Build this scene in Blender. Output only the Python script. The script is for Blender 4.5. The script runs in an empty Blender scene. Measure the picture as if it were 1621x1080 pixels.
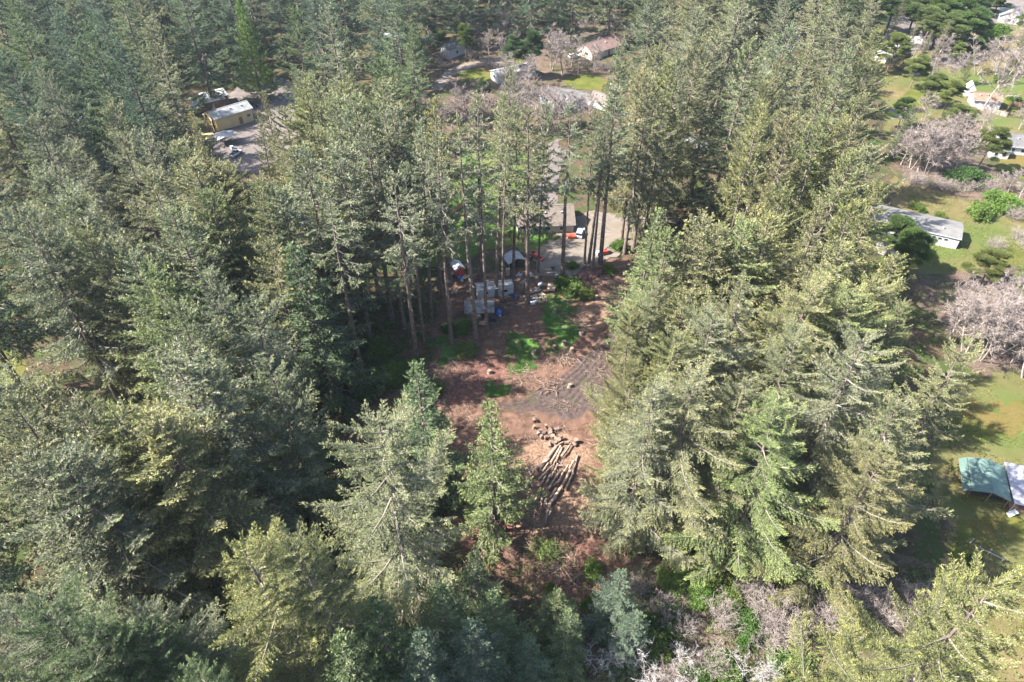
import bpy, bmesh, math, random
import numpy as np
from mathutils import Vector, Matrix

# ------------------------------------------------------------------ camera, sky, sun, exposure
SC = bpy.context.scene
COL = SC.collection
R = math.radians
PITCH, CAMH, FPX = R(41.7), 100.0, 1080.0
cam_d = bpy.data.cameras.new('camera'); cam = bpy.data.objects.new('camera', cam_d); COL.objects.link(cam)
cam_d.sensor_width = 36; cam_d.lens = 24; cam_d.clip_start = 0.5; cam_d.clip_end = 4000
cam.location = (0, 0, CAMH); cam.rotation_euler = (math.pi / 2 - PITCH, 0, 0)
SC.camera = cam
SUN_BEAR, SUN_EL = R(-97), R(45)          # bearing clockwise from the view direction (+Y)
world = bpy.data.worlds.new('World'); SC.world = world; world.use_nodes = True
nt = world.node_tree; bg = nt.nodes['Background']
sky = nt.nodes.new('ShaderNodeTexSky'); sky.sky_type = 'NISHITA'; sky.sun_disc = False
sky.sun_elevation = SUN_EL; sky.sun_rotation = SUN_BEAR
sky.air_density = 1.0; sky.dust_density = 1.5; sky.ozone_density = 1.0
nt.links.new(sky.outputs[0], bg.inputs[0]); bg.inputs[1].default_value = 0.10
sun_d = bpy.data.lights.new('sun', 'SUN'); sun = bpy.data.objects.new('sun', sun_d); COL.objects.link(sun)
sun_d.energy = 5.0; sun_d.angle = R(0.55); sun_d.color = (1.0, 0.945, 0.87)
sv = Vector((math.sin(SUN_BEAR) * math.cos(SUN_EL), math.cos(SUN_BEAR) * math.cos(SUN_EL), math.sin(SUN_EL)))
sun.rotation_euler = sv.to_track_quat('Z', 'Y').to_euler()
vs = SC.view_settings; vs.view_transform = 'Standard'; vs.look = 'None'; vs.gamma = 1; vs.exposure = 2.3
vs.use_curve_mapping = False
SC.render.engine = 'CYCLES'
cy = SC.cycles
cy.max_bounces = 5; cy.diffuse_bounces = 3; cy.glossy_bounces = 2; cy.transmission_bounces = 3; cy.volume_bounces = 0
cy.transparent_max_bounces = 4; cy.caustics_reflective = False; cy.caustics_refractive = False
cy.use_denoising = True
try:
    cy.denoiser = 'OPENIMAGEDENOISE'; cy.denoising_input_passes = 'RGB_ALBEDO_NORMAL'; cy.denoising_prefilter = 'ACCURATE'
except Exception:
    pass
HAZE_DENSITY = 0.00006

random.seed(7)
RNG = np.random.default_rng(11)

# ------------------------------------------------------------------ geometry helpers
def hgt(x, y):
    return 0.30 * np.sin(np.asarray(x) * 0.11 + 1.3) * np.cos(np.asarray(y) * 0.09) + 0.15 * np.sin(np.asarray(x) * 0.23 + np.asarray(y) * 0.17)
def ray(px, py):
    u = (px - 810.5) / FPX; v = -(py - 540) / FPX
    return (u, math.cos(PITCH) + v * math.sin(PITCH), -math.sin(PITCH) + v * math.cos(PITCH))
def at(px, py, z=0.0):
    """the point z metres above the ground that shows at pixel px, py of the photograph"""
    d = ray(px, py); zz = z
    for _ in range(3):
        t = (zz - CAMH) / d[2]; x, y = d[0] * t, d[1] * t
        zz = z + float(hgt(x, y))
    return Vector((x, y, zz))
def topix(x, y, z):
    dz = z - CAMH
    f = y * math.cos(PITCH) - dz * math.sin(PITCH); u = y * math.sin(PITCH) + dz * math.cos(PITCH)
    return 810.5 + FPX * x / f, 540 - FPX * u / f
def ground(x, y): return Vector((x, y, float(hgt(x, y))))
def vnoise(x, y, seed=0):
    x = np.asarray(x, float); y = np.asarray(y, float)
    xi = np.floor(x).astype(np.int64); yi = np.floor(y).astype(np.int64)
    fx = x - xi; fy = y - yi; fx = fx * fx * (3 - 2 * fx); fy = fy * fy * (3 - 2 * fy)
    def hsh(a, b):
        n = (a * 374761393 + b * 668265263 + seed * 974711) & 0x7fffffff
        n = ((n ^ (n >> 13)) * 1274126177) & 0x7fffffff
        return ((n ^ (n >> 16)) & 0xffff) / 65535.0
    return (hsh(xi, yi) * (1 - fx) + hsh(xi + 1, yi) * fx) * (1 - fy) + (hsh(xi, yi + 1) * (1 - fx) + hsh(xi + 1, yi + 1) * fx) * fy
def fbm(x, y, seed=0, o=4):
    s = 0; a = 0.5; t = 0
    for i in range(o):
        s = s + a * vnoise(np.asarray(x) * 2 ** i, np.asarray(y) * 2 ** i, seed + i * 17); t += a; a *= 0.5
    return s / t

def tri_mesh(name, verts, tris, mats, midx=None, smooth=False):
    me = bpy.data.meshes.new(name)
    verts = np.ascontiguousarray(verts, np.float32); tris = np.ascontiguousarray(tris, np.int32)
    n, k = tris.shape
    me.vertices.add(len(verts)); me.vertices.foreach_set('co', verts.ravel())
    me.loops.add(n * k); me.loops.foreach_set('vertex_index', tris.ravel())
    me.polygons.add(n); me.polygons.foreach_set('loop_start', np.arange(0, n * k, k, dtype=np.int32))
    try: me.polygons.foreach_set('loop_total', np.full(n, k, np.int32))
    except Exception: pass
    for m in mats: me.materials.append(m)
    if midx is not None: me.polygons.foreach_set('material_index', np.ascontiguousarray(midx, np.int32))
    me.polygons.foreach_set('use_smooth', np.full(n, smooth, bool))
    me.update(calc_edges=True)
    return me

class MB:
    """collects shapes for ONE mesh object"""
    def __init__(self): self.v = []; self.f = []; self.m = []
    def add(self, vs_, fs_, mi=0):
        b = len(self.v); self.v += [tuple(p) for p in vs_]
        for f in fs_: self.f.append(tuple(b + i for i in f)); self.m.append(mi)
    def box(self, c, s, rz=0, mi=0, mat=None):
        x, y, z = s[0] / 2, s[1] / 2, s[2] / 2
        M = (Matrix.Translation(c) @ Matrix.Rotation(rz, 4, 'Z')) if mat is None else mat
        p = [M @ Vector((i * x, j * y, k * z)) for k in (-1, 1) for j in (-1, 1) for i in (-1, 1)]
        self.add(p, [(0, 2, 3, 1), (4, 5, 7, 6), (0, 1, 5, 4), (1, 3, 7, 5), (3, 2, 6, 7), (2, 0, 4, 6)], mi)
    def bar(self, a, b, w, t, mi=0):
        a = Vector(a); b = Vector(b); d = b - a
        M = Matrix.Translation((a + b) / 2) @ d.to_track_quat('X', 'Z').to_matrix().to_4x4()
        self.box(None, (d.length, w, t), mat=M, mi=mi)
    def tube(self, pts, rad, n=6, mi=0, cap=True):
        pts = [Vector(p) for p in pts]; b = len(self.v)
        for i, p in enumerate(pts):
            d = (pts[min(i + 1, len(pts) - 1)] - pts[max(i - 1, 0)]).normalized()
            u = d.cross(Vector((0.31, 0.17, 0.93) if abs(d.z) < 0.9 else (1, 0, 0))).normalized(); w = d.cross(u)
            for k in range(n):
                a = 2 * math.pi * k / n
                self.v.append(tuple(p + (u * math.cos(a) + w * math.sin(a)) * rad[i]))
        for i in range(len(pts) - 1):
            for k in range(n):
                self.f.append((b + i * n + k, b + i * n + (k + 1) % n, b + (i + 1) * n + (k + 1) % n, b + (i + 1) * n + k)); self.m.append(mi)
        if cap:
            self.f.append(tuple(b + k for k in range(n))[::-1]); self.m.append(mi)
            self.f.append(tuple(b + (len(pts) - 1) * n + k for k in range(n))); self.m.append(mi)
    def prism(self, prof, y0, y1, mi=0):
        """a closed x-z outline swept along y"""
        n = len(prof)
        self.add([(x, y0, z) for x, z in prof] + [(x, y1, z) for x, z in prof],
                 [tuple(range(n)), tuple(range(2 * n - 1, n - 1, -1))] + [(i, i + n, (i + 1) % n + n, (i + 1) % n) for i in range(n)], mi)
    def mesh(self, name, mats, smooth=False):
        me = bpy.data.meshes.new(name); me.from_pydata(self.v, [], self.f)
        mats = list(mats) if isinstance(mats, (list, tuple)) else [mats]
        for m in mats: me.materials.append(m)
        if len(mats) > 1: me.polygons.foreach_set('material_index', self.m)
        if smooth: me.polygons.foreach_set('use_smooth', [True] * len(self.f))
        bm = bmesh.new(); bm.from_mesh(me); bmesh.ops.recalc_face_normals(bm, faces=bm.faces); bm.to_mesh(me); bm.free()
        return me
    def build(self, name, mats, parent=None, smooth=False):
        return link(name, self.mesh(name, mats, smooth), parent)

def link(name, me, parent=None):
    o = bpy.data.objects.new(name, me); COL.objects.link(o)
    if parent is not None: o.parent = parent
    return o
def tag(o, label, cat, group=None):
    o['label'] = label; o['category'] = cat
    if group: o['group'] = group
    return o
def thing(name, label, cat, loc=(0, 0, 0), rz=0, group=None):
    o = bpy.data.objects.new(name, None); COL.objects.link(o)
    o.empty_display_size = 0.5; o.location = loc; o.rotation_euler = (0, 0, rz)
    return tag(o, label, cat, group)
def kids(o): return [c for c in KID.get(o.name, [])]
KID = {}

# ------------------------------------------------------------------ materials
def mat(name, col, rough=0.8, spec=0.25, col2=None, scale=1.0, detail=6, bump=0, metal=0, col3=None, coord='Object', lo=0.35, hi=0.65, bscale=None):
    m = bpy.data.materials.new(name); m.use_nodes = True
    n = m.node_tree.nodes; l = m.node_tree.links; b = n['Principled BSDF']
    b.inputs['Base Color'].default_value = (*col, 1); b.inputs['Roughness'].default_value = rough
    b.inputs['Specular IOR Level'].default_value = spec; b.inputs['Metallic'].default_value = metal
    if col2 is not None or bump:
        tc = n.new('ShaderNodeTexCoord')
        nz = n.new('ShaderNodeTexNoise'); nz.inputs['Scale'].default_value = scale; nz.inputs['Detail'].default_value = detail
        nz.inputs['Roughness'].default_value = 0.62
        l.new(tc.outputs[coord], nz.inputs['Vector'])
        if col2 is not None:
            r = n.new('ShaderNodeValToRGB'); e = r.color_ramp.elements
            e[0].position = lo; e[0].color = (*col, 1); e[1].position = hi; e[1].color = (*col2, 1)
            l.new(nz.outputs['Fac'], r.inputs[0]); out = r.outputs[0]
            if col3 is not None:
                n2 = n.new('ShaderNodeTexNoise'); n2.inputs['Scale'].default_value = scale * 0.23; n2.inputs['Detail'].default_value = 5
                l.new(tc.outputs[coord], n2.inputs['Vector'])
                r2 = n.new('ShaderNodeValToRGB'); r2.color_ramp.elements[0].position = 0.45; r2.color_ramp.elements[1].position = 0.62
                l.new(n2.outputs['Fac'], r2.inputs[0])
                mx = n.new('ShaderNodeMix'); mx.data_type = 'RGBA'
                l.new(r2.outputs[0], mx.inputs[0]); l.new(out, mx.inputs[6]); mx.inputs[7].default_value = (*col3, 1); out = mx.outputs[2]
            l.new(out, b.inputs['Base Color'])
        if bump:
            bp = n.new('ShaderNodeBump'); bp.inputs['Strength'].default_value = min(bump, 1); bp.inputs['Distance'].default_value = 0.12
            n3 = n.new('ShaderNodeTexNoise'); n3.inputs['Scale'].default_value = bscale or scale * 3; n3.inputs['Detail'].default_value = 5
            l.new(tc.outputs[coord], n3.inputs['Vector']); l.new(n3.outputs['Fac'], bp.inputs['Height']); l.new(bp.outputs[0], b.inputs['Normal'])
    return m

def foliage_mat(name, dark, light, dead, dead_share=0.05, trans=0.28):
    """needle sprays: each spray has its own tint, times the tree's own colour (object colour)"""
    m = bpy.data.materials.new(name); m.use_nodes = True
    n = m.node_tree.nodes; l = m.node_tree.links; b = n['Principled BSDF']
    g = n.new('ShaderNodeNewGeometry'); r = n.new('ShaderNodeValToRGB'); e = r.color_ramp.elements
    e[0].position = 0.0; e[0].color = (*dark, 1); e[1].position = 1 - dead_share - 0.02; e[1].color = (*light, 1)
    x = e.new(1 - dead_share); x.color = (*dead, 1)
    l.new(g.outputs['Random Per Island'], r.inputs[0])
    oi = n.new('ShaderNodeObjectInfo'); mx = n.new('ShaderNodeMix'); mx.data_type = 'RGBA'; mx.blend_type = 'MULTIPLY'
    mx.inputs[0].default_value = 1; l.new(r.outputs[0], mx.inputs[6]); l.new(oi.outputs['Color'], mx.inputs[7])
    l.new(mx.outputs[2], b.inputs['Base Color']); b.inputs['Roughness'].default_value = 0.7; b.inputs['Specular IOR Level'].default_value = 0.12
    t = n.new('ShaderNodeBsdfTranslucent'); l.new(mx.outputs[2], t.inputs[0])
    ms = n.new('ShaderNodeMixShader'); ms.inputs[0].default_value = trans
    l.new(b.outputs[0], ms.inputs[1]); l.new(t.outputs[0], ms.inputs[2]); l.new(ms.outputs[0], n['Material Output'].inputs[0])
    return m
def tint_mat(name, c1, c2, rough=0.85, trans=0):
    """loose twigs, sticks, leaves: a tint per piece"""
    m = bpy.data.materials.new(name); m.use_nodes = True
    n = m.node_tree.nodes; l = m.node_tree.links; b = n['Principled BSDF']
    g = n.new('ShaderNodeNewGeometry'); r = n.new('ShaderNodeValToRGB'); e = r.color_ramp.elements
    e[0].color = (*c1, 1); e[1].color = (*c2, 1); l.new(g.outputs['Random Per Island'], r.inputs[0])
    l.new(r.outputs[0], b.inputs['Base Color']); b.inputs['Roughness'].default_value = rough; b.inputs['Specular IOR Level'].default_value = 0.2
    return m

M = {}
M['floor'] = mat('forest_floor', (0.040, 0.032, 0.021), 0.95, 0.1, (0.084, 0.060, 0.038), 0.9, 8, 1, col3=(0.036, 0.050, 0.016))
M['soil'] = mat('red_brown_soil', (0.071, 0.042, 0.030), 0.95, 0.1, (0.149, 0.089, 0.062), 0.55, 9, 1, col3=(0.099, 0.058, 0.040), bscale=4)
M['churn'] = mat('dark_churned_soil', (0.044, 0.030, 0.030), 0.95, 0.1, (0.093, 0.059, 0.051), 0.8, 9, 1, bscale=5)
M['straw'] = mat('bark_and_sawdust_litter', (0.143, 0.087, 0.055), 0.95, 0.1, (0.286, 0.194, 0.129), 0.8, 9, 1, col3=(0.129, 0.074, 0.052), bscale=6)
M['bank'] = mat('pale_dirt', (0.163, 0.112, 0.082), 0.95, 0.1, (0.245, 0.177, 0.133), 0.7, 9, 1, bscale=5)
M['slash_soil'] = mat('slash_covered_soil', (0.062, 0.031, 0.026), 0.95, 0.1, (0.136, 0.077, 0.062), 1.2, 9, 1, bscale=6)
M['grass'] = mat('bright_grass', (0.035, 0.076, 0.014), 0.9, 0.15, (0.068, 0.121, 0.023), 0.7, 8, 1, col3=(0.097, 0.102, 0.032), bscale=8)
M['lawn'] = mat('lawn_grass', (0.048, 0.058, 0.010), 0.9, 0.15, (0.081, 0.086, 0.016), 0.25, 8, 0.8, col3=(0.095, 0.073, 0.023), bscale=6)
M['meadow'] = mat('rough_meadow', (0.073, 0.066, 0.023), 0.9, 0.15, (0.122, 0.094, 0.047), 0.16, 9, 0.9, col3=(0.061, 0.080, 0.019), bscale=5)
M['brush_ground'] = mat('brush_floor', (0.073, 0.047, 0.039), 0.95, 0.1, (0.112, 0.084, 0.062), 0.6, 8, 1, col3=(0.045, 0.047, 0.020))
M['gravel'] = mat('gravel', (0.118, 0.101, 0.085), 0.95, 0.15, (0.166, 0.142, 0.122), 0.5, 10, 0.7, col3=(0.130, 0.107, 0.083), bscale=9)
M['lot'] = mat('lot_gravel', (0.091, 0.076, 0.071), 0.95, 0.15, (0.130, 0.113, 0.104), 0.4, 10, 0.7, bscale=9)
M['road'] = mat('worn_asphalt', (0.078, 0.075, 0.075), 0.9, 0.25, (0.124, 0.117, 0.114), 0.4, 9, 0.3, bscale=9)
M['bark'] = mat('spruce_bark', (0.085, 0.06, 0.05), 0.95, 0.1, (0.20, 0.155, 0.135), 1.6, 8, 1)
M['limb'] = tint_mat('bare_limb', (0.09, 0.075, 0.065), (0.20, 0.175, 0.15))
M['needle'] = foliage_mat('spruce_needles', (0.089, 0.108, 0.056), (0.179, 0.194, 0.104), (0.286, 0.257, 0.215), 0.12, 0.26)
M['needle_tip'] = foliage_mat('spruce_young_lit_tips', (0.180, 0.194, 0.085), (0.286, 0.284, 0.132), (0.341, 0.295, 0.210), 0.14, 0.32)  # young growth, with the top-lit yellow of the crowns put into its colour
M['needle_soft'] = foliage_mat('cedar_sprays', (0.075, 0.119, 0.027), (0.150, 0.206, 0.048), (0.188, 0.163, 0.062), 0.02)
M['needle_pine'] = foliage_mat('pine_needles', (0.065, 0.098, 0.033), (0.137, 0.169, 0.058), (0.208, 0.156, 0.078), 0.04)
M['leaf'] = foliage_mat('shrub_leaves', (0.050, 0.088, 0.024), (0.110, 0.165, 0.044), (0.154, 0.121, 0.055), 0.05)
M['alder_bark'] = mat('alder_bark', (0.192, 0.160, 0.140), 0.9, 0.15, (0.336, 0.296, 0.264), 1.2, 6)
M['twig'] = tint_mat('bare_twigs', (0.125, 0.100, 0.092), (0.281, 0.240, 0.220))
M['lichen'] = tint_mat('lichen_twigs', (0.196, 0.185, 0.179), (0.347, 0.330, 0.318))
M['stick'] = tint_mat('dead_sticks', (0.08, 0.05, 0.04), (0.27, 0.20, 0.155))
M['under'] = tint_mat('undergrowth_leaves', (0.030, 0.055, 0.014), (0.100, 0.135, 0.035))
M['blade'] = tint_mat('grass_blades', (0.05, 0.13, 0.022), (0.11, 0.22, 0.045))
M['dull_blade'] = tint_mat('dull_grass_blades', (0.06, 0.085, 0.02), (0.16, 0.15, 0.06))
M['log'] = mat('log_bark', (0.149, 0.100, 0.075), 0.9, 0.15, (0.383, 0.287, 0.213), 1.3, 8, 0.6, lo=0.4, hi=0.6)
M['log_grey'] = mat('weathered_log', (0.132, 0.103, 0.086), 0.9, 0.15, (0.238, 0.192, 0.160), 1.4, 8, 0.6)
M['wood_end'] = mat('cut_wood', (0.140, 0.098, 0.070), 0.85, 0.2, (0.231, 0.168, 0.119), 3, 4)
M['white'] = mat('white_siding', (0.369, 0.373, 0.379), 0.6, 0.3, (0.409, 0.409, 0.409), 0.8, 4)
M['cream'] = mat('cream_siding', (0.396, 0.348, 0.276), 0.7, 0.3, (0.444, 0.402, 0.330), 0.8, 4)
M['yellow'] = mat('yellow_plywood', (0.476, 0.350, 0.168), 0.7, 0.3, (0.532, 0.420, 0.231), 0.5, 5)
M['blue_white'] = mat('pale_blue_siding', (0.364, 0.420, 0.476), 0.6, 0.3, (0.420, 0.476, 0.525), 0.8, 4)
M['brown'] = mat('brown_boards', (0.13, 0.08, 0.055), 0.85, 0.2, (0.22, 0.14, 0.10), 1.2, 6)
M['round_bark'] = mat('grey_brown_bark', (0.088, 0.062, 0.053), 0.95, 0.1, (0.213, 0.156, 0.131), 2.0, 8, 0.6)
M['fence'] = mat('fence_boards', (0.33, 0.20, 0.12), 0.85, 0.2, (0.45, 0.29, 0.18), 1.5, 6)
M['greywood'] = mat('grey_weathered_wood', (0.198, 0.180, 0.162), 0.85, 0.2, (0.288, 0.264, 0.240), 1.5, 6)
M['roof_grey'] = mat('grey_shingles', (0.076, 0.075, 0.076), 0.9, 0.2, (0.115, 0.111, 0.111), 0.9, 8, 0.5, bscale=5)
M['roof_tan'] = mat('tan_shingles', (0.101, 0.083, 0.071), 0.9, 0.2, (0.133, 0.112, 0.098), 0.9, 8, 0.5, bscale=5)
M['roof_red'] = mat('red_brown_shingles', (0.114, 0.075, 0.064), 0.9, 0.2, (0.154, 0.104, 0.089), 0.9, 8, 0.5, bscale=5)
M['roof_pale'] = mat('pale_roof_coating', (0.208, 0.212, 0.215), 0.6, 0.3, (0.257, 0.257, 0.257), 0.5, 6)
M['barn_roof'] = mat('ribbed_barn_roof', (0.144, 0.150, 0.150), 0.6, 0.3, (0.240, 0.240, 0.240), 0.5, 6)
M['roof_gravel'] = mat('gravel_roof', (0.105, 0.103, 0.101), 0.85, 0.2, (0.137, 0.133, 0.127), 0.6, 8)
M['green_metal'] = mat('green_roof_metal', (0.067, 0.110, 0.095), 0.5, 0.4, (0.092, 0.141, 0.124), 0.5, 5)
M['lilac_metal'] = mat('galvanised_roof', (0.198, 0.194, 0.219), 0.4, 0.4, (0.253, 0.249, 0.270), 0.35, 6)
M['old_metal'] = mat('weathered_corrugated_metal', (0.106, 0.106, 0.106), 0.6, 0.4, (0.221, 0.221, 0.221), 0.9, 8, lo=0.42, hi=0.58)
M['glass'] = mat('dark_window_glass', (0.02, 0.025, 0.03), 0.08, 0.5)
M['dark'] = mat('dark_interior', (0.03, 0.027, 0.025), 0.9)
M['black'] = mat('black_paint', (0.02, 0.022, 0.028), 0.3, 0.5)
M['tyre'] = mat('tyre_rubber', (0.025, 0.025, 0.025), 0.8)
M['red'] = mat('red_paint', (0.55, 0.06, 0.035), 0.5, 0.4, (0.48, 0.08, 0.05), 1.2, 5)
M['orange'] = mat('orange_paint', (0.70, 0.19, 0.05), 0.5, 0.4)
M['blue'] = mat('blue_tarp', (0.02, 0.11, 0.42), 0.5, 0.4, (0.04, 0.17, 0.52), 1.5, 4)
M['navy'] = mat('navy_tarp', (0.015, 0.025, 0.07), 0.5, 0.4, (0.03, 0.045, 0.11), 1.5, 4)
M['silver'] = mat('silver_tarp', (0.164, 0.176, 0.196), 0.45, 0.4, (0.259, 0.270, 0.286), 0.9, 6)
M['white_paint'] = mat('white_paint', (0.451, 0.456, 0.462), 0.35, 0.5)
M['grey_paint'] = mat('grey_paint', (0.30, 0.32, 0.35), 0.35, 0.5)
M['tan_board'] = mat('tan_plywood', (0.286, 0.208, 0.143), 0.85, 0.2, (0.351, 0.267, 0.189), 1.2, 6)
M['rubble'] = mat('pale_rubble', (0.189, 0.168, 0.152), 0.9, 0.2, (0.260, 0.239, 0.218), 1.5, 5)

def clearing_mat():
    """red-brown soil that blends into churned dark soil, pale bark litter, slash and young grass where the mesh says so"""
    m = mat('cleared_soil', (0.066, 0.037, 0.027), 0.95, 0.08, (0.142, 0.086, 0.061), 0.55, 9, 1, col3=(0.10, 0.060, 0.044), bscale=5)
    n = m.node_tree.nodes; l = m.node_tree.links; b = n['Principled BSDF']; out = b.inputs['Base Color'].links[0].from_socket
    tc = n.new('ShaderNodeTexCoord')
    for k, c1, c2, sc in (('churn', (0.036, 0.027, 0.026), (0.085, 0.062, 0.055), 1.6), ('litter', (0.10, 0.060, 0.040), (0.225, 0.148, 0.102), 2.2), ('slash', (0.065, 0.030, 0.024), (0.165, 0.09, 0.07), 2.6), ('green', (0.035, 0.085, 0.018), (0.075, 0.14, 0.03), 1.5)):
        a = n.new('ShaderNodeAttribute'); a.attribute_name = k
        nz = n.new('ShaderNodeTexNoise'); nz.inputs['Scale'].default_value = sc; nz.inputs['Detail'].default_value = 9; nz.inputs['Roughness'].default_value = .7
        l.new(tc.outputs['Object'], nz.inputs['Vector'])
        r = n.new('ShaderNodeValToRGB'); r.color_ramp.elements[0].position = .38; r.color_ramp.elements[1].position = .64
        r.color_ramp.elements[0].color = (*c1, 1); r.color_ramp.elements[1].color = (*c2, 1); l.new(nz.outputs['Fac'], r.inputs[0])
        ad = n.new('ShaderNodeMath'); ad.operation = 'ADD'; l.new(a.outputs['Fac'], ad.inputs[0]); l.new(nz.outputs['Fac'], ad.inputs[1])
        mp = n.new('ShaderNodeMapRange'); mp.interpolation_type = 'SMOOTHSTEP'; mp.inputs['From Min'].default_value = .78 if k != 'green' else .95; mp.inputs['From Max'].default_value = 1.3; l.new(ad.outputs[0], mp.inputs['Value'])
        mx = n.new('ShaderNodeMix'); mx.data_type = 'RGBA'; l.new(mp.outputs[0], mx.inputs[0]); l.new(out, mx.inputs[6]); l.new(r.outputs[0], mx.inputs[7]); out = mx.outputs[2]
    l.new(out, b.inputs['Base Color']); return m
M['clearing'] = clearing_mat()
# ------------------------------------------------------------------ ground
def structure(o): o['kind'] = 'structure'; return o
def stuff(o, label=None):
    o['kind'] = 'stuff'
    if label: o['label'] = label
    return o
def terrain():
    xs = np.concatenate([np.linspace(-800, -300, 26)[:-1], np.arange(-300, 301, 2.0), np.linspace(300, 800, 26)[1:]])
    ys = np.concatenate([np.linspace(-800, 0, 40)[:-1], np.arange(0, 421, 2.0), np.linspace(420, 800, 20)[1:]])
    X, Y = np.meshgrid(xs, ys); nx, ny = len(xs), len(ys)
    v = np.stack([X, Y, hgt(X, Y)], -1).reshape(-1, 3)
    i = np.arange(nx * ny).reshape(ny, nx)
    q = np.stack([i[:-1, :-1], i[:-1, 1:], i[1:, 1:], i[1:, :-1]], -1).reshape(-1, 4)
    structure(link('ground', tri_mesh('ground', v, q, [M['floor']], smooth=True)))
terrain()
def sdist(px, py, poly):
    """signed distance to a polygon, positive inside"""
    d = np.full(px.shape, 1e9); ins = np.zeros(px.shape, bool); n = len(poly)
    for i in range(n):
        ax, ay = poly[i]; bx, by = poly[(i + 1) % n]
        ex, ey = bx - ax, by - ay
        t = np.clip(((px - ax) * ex + (py - ay) * ey) / (ex * ex + ey * ey + 1e-9), 0, 1)
        d = np.minimum(d, np.hypot(px - ax - t * ex, py - ay - t * ey))
        c = (ay > py) != (by > py)
        ins ^= c & (px < ex * (py - ay) / (ey if abs(ey) > 1e-9 else 1e-9) + ax)
    return np.where(ins, d, -d)
def gpoly(pts): return [tuple(at(a, b)[:2]) for a, b in pts]
ZONES = {}
def patch(name, pts, off, m, cell=0.5, amp=1.2, sc=3.0, relief=0.0, seed=1, thin=0.0):
    poly = gpoly(pts)
    xs0, xs1 = min(p[0] for p in poly) - 2, max(p[0] for p in poly) + 2
    ys0, ys1 = min(p[1] for p in poly) - 2, max(p[1] for p in poly) + 2
    xs = np.arange(xs0, xs1, cell); ys = np.arange(ys0, ys1, cell)
    X, Y = np.meshgrid(xs, ys)
    sd = sdist(X, Y, poly)
    f = sd + amp * 2 * (fbm(X / sc, Y / sc, seed) - 0.5) * 2
    if thin: f = np.minimum(f, (fbm(X / 1.6, Y / 1.6, seed + 5, 5) - thin) * 12 + np.clip(sd, 0, 4) * .35)
    Z = hgt(X, Y) + off + relief * np.clip(sd / 2.5, 0, 1) * np.clip(fbm(X / 1.1, Y / 1.1, seed + 9, 5) * 1.6 - 0.3, 0, 2)
    ny, nx = X.shape
    c = (f[:-1, :-1] + f[1:, 1:] + f[1:, :-1] + f[:-1, 1:]) > 0
    i = np.arange(nx * ny).reshape(ny, nx)
    q = np.stack([i[:-1, :-1], i[:-1, 1:], i[1:, 1:], i[1:, :-1]], -1)[c]
    used, inv = np.unique(q, return_inverse=True)
    v = np.stack([X, Y, Z], -1).reshape(-1, 3)[used]
    return structure(link(name, tri_mesh(name, v, inv.reshape(-1, 4), [m], smooth=True)))

MEADOW = [(1395, -20), (1660, -20), (1660, 1090), (1500, 1090), (1490, 900), (1490, 660), (1520, 560), (1460, 480), (1425, 400), (1410, 280), (1390, 120)]
patch('meadow', MEADOW, 0.03, M['meadow'], 1.0, 2.5, 8, seed=3)
patch('brush_floor', [(1410, 200), (1560, 190), (1600, 260), (1640, 330), (1560, 330), (1480, 300), (1420, 290)], 0.055, M['brush_ground'], 0.8, 2, 6, seed=5)
patch('brush_floor', [(1440, 440), (1640, 410), (1640, 600), (1550, 600), (1500, 560)], 0.055, M['brush_ground'], 0.6, 2, 6, seed=6)
patch('brush_floor', [(830, 930), (960, 900), (1100, 890), (1330, 880), (1480, 900), (1480, 1090), (700, 1090)], 0.04, M['brush_ground'], 0.4, 1.5, 5, seed=7)
patch('brush_floor', [(560, 200), (640, 120), (700, 20), (900, 10), (990, 60), (960, 130), (900, 210), (800, 215), (700, 230)], 0.03, M['brush_ground'], 1.0, 3, 8, seed=8)
clr = patch('dirt_clearing', [(600, 600), (640, 540), (690, 500), (700, 450), (780, 430), (880, 425), (960, 405), (1040, 410), (1060, 480), (1040, 600), (1010, 800), (990, 900), (940, 960),
                        (850, 955), (780, 920), (730, 880), (700, 780), (620, 740), (540, 700)], 0.04, M['clearing'], 0.26, 1.2, 3, relief=0.24, seed=9)
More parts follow.
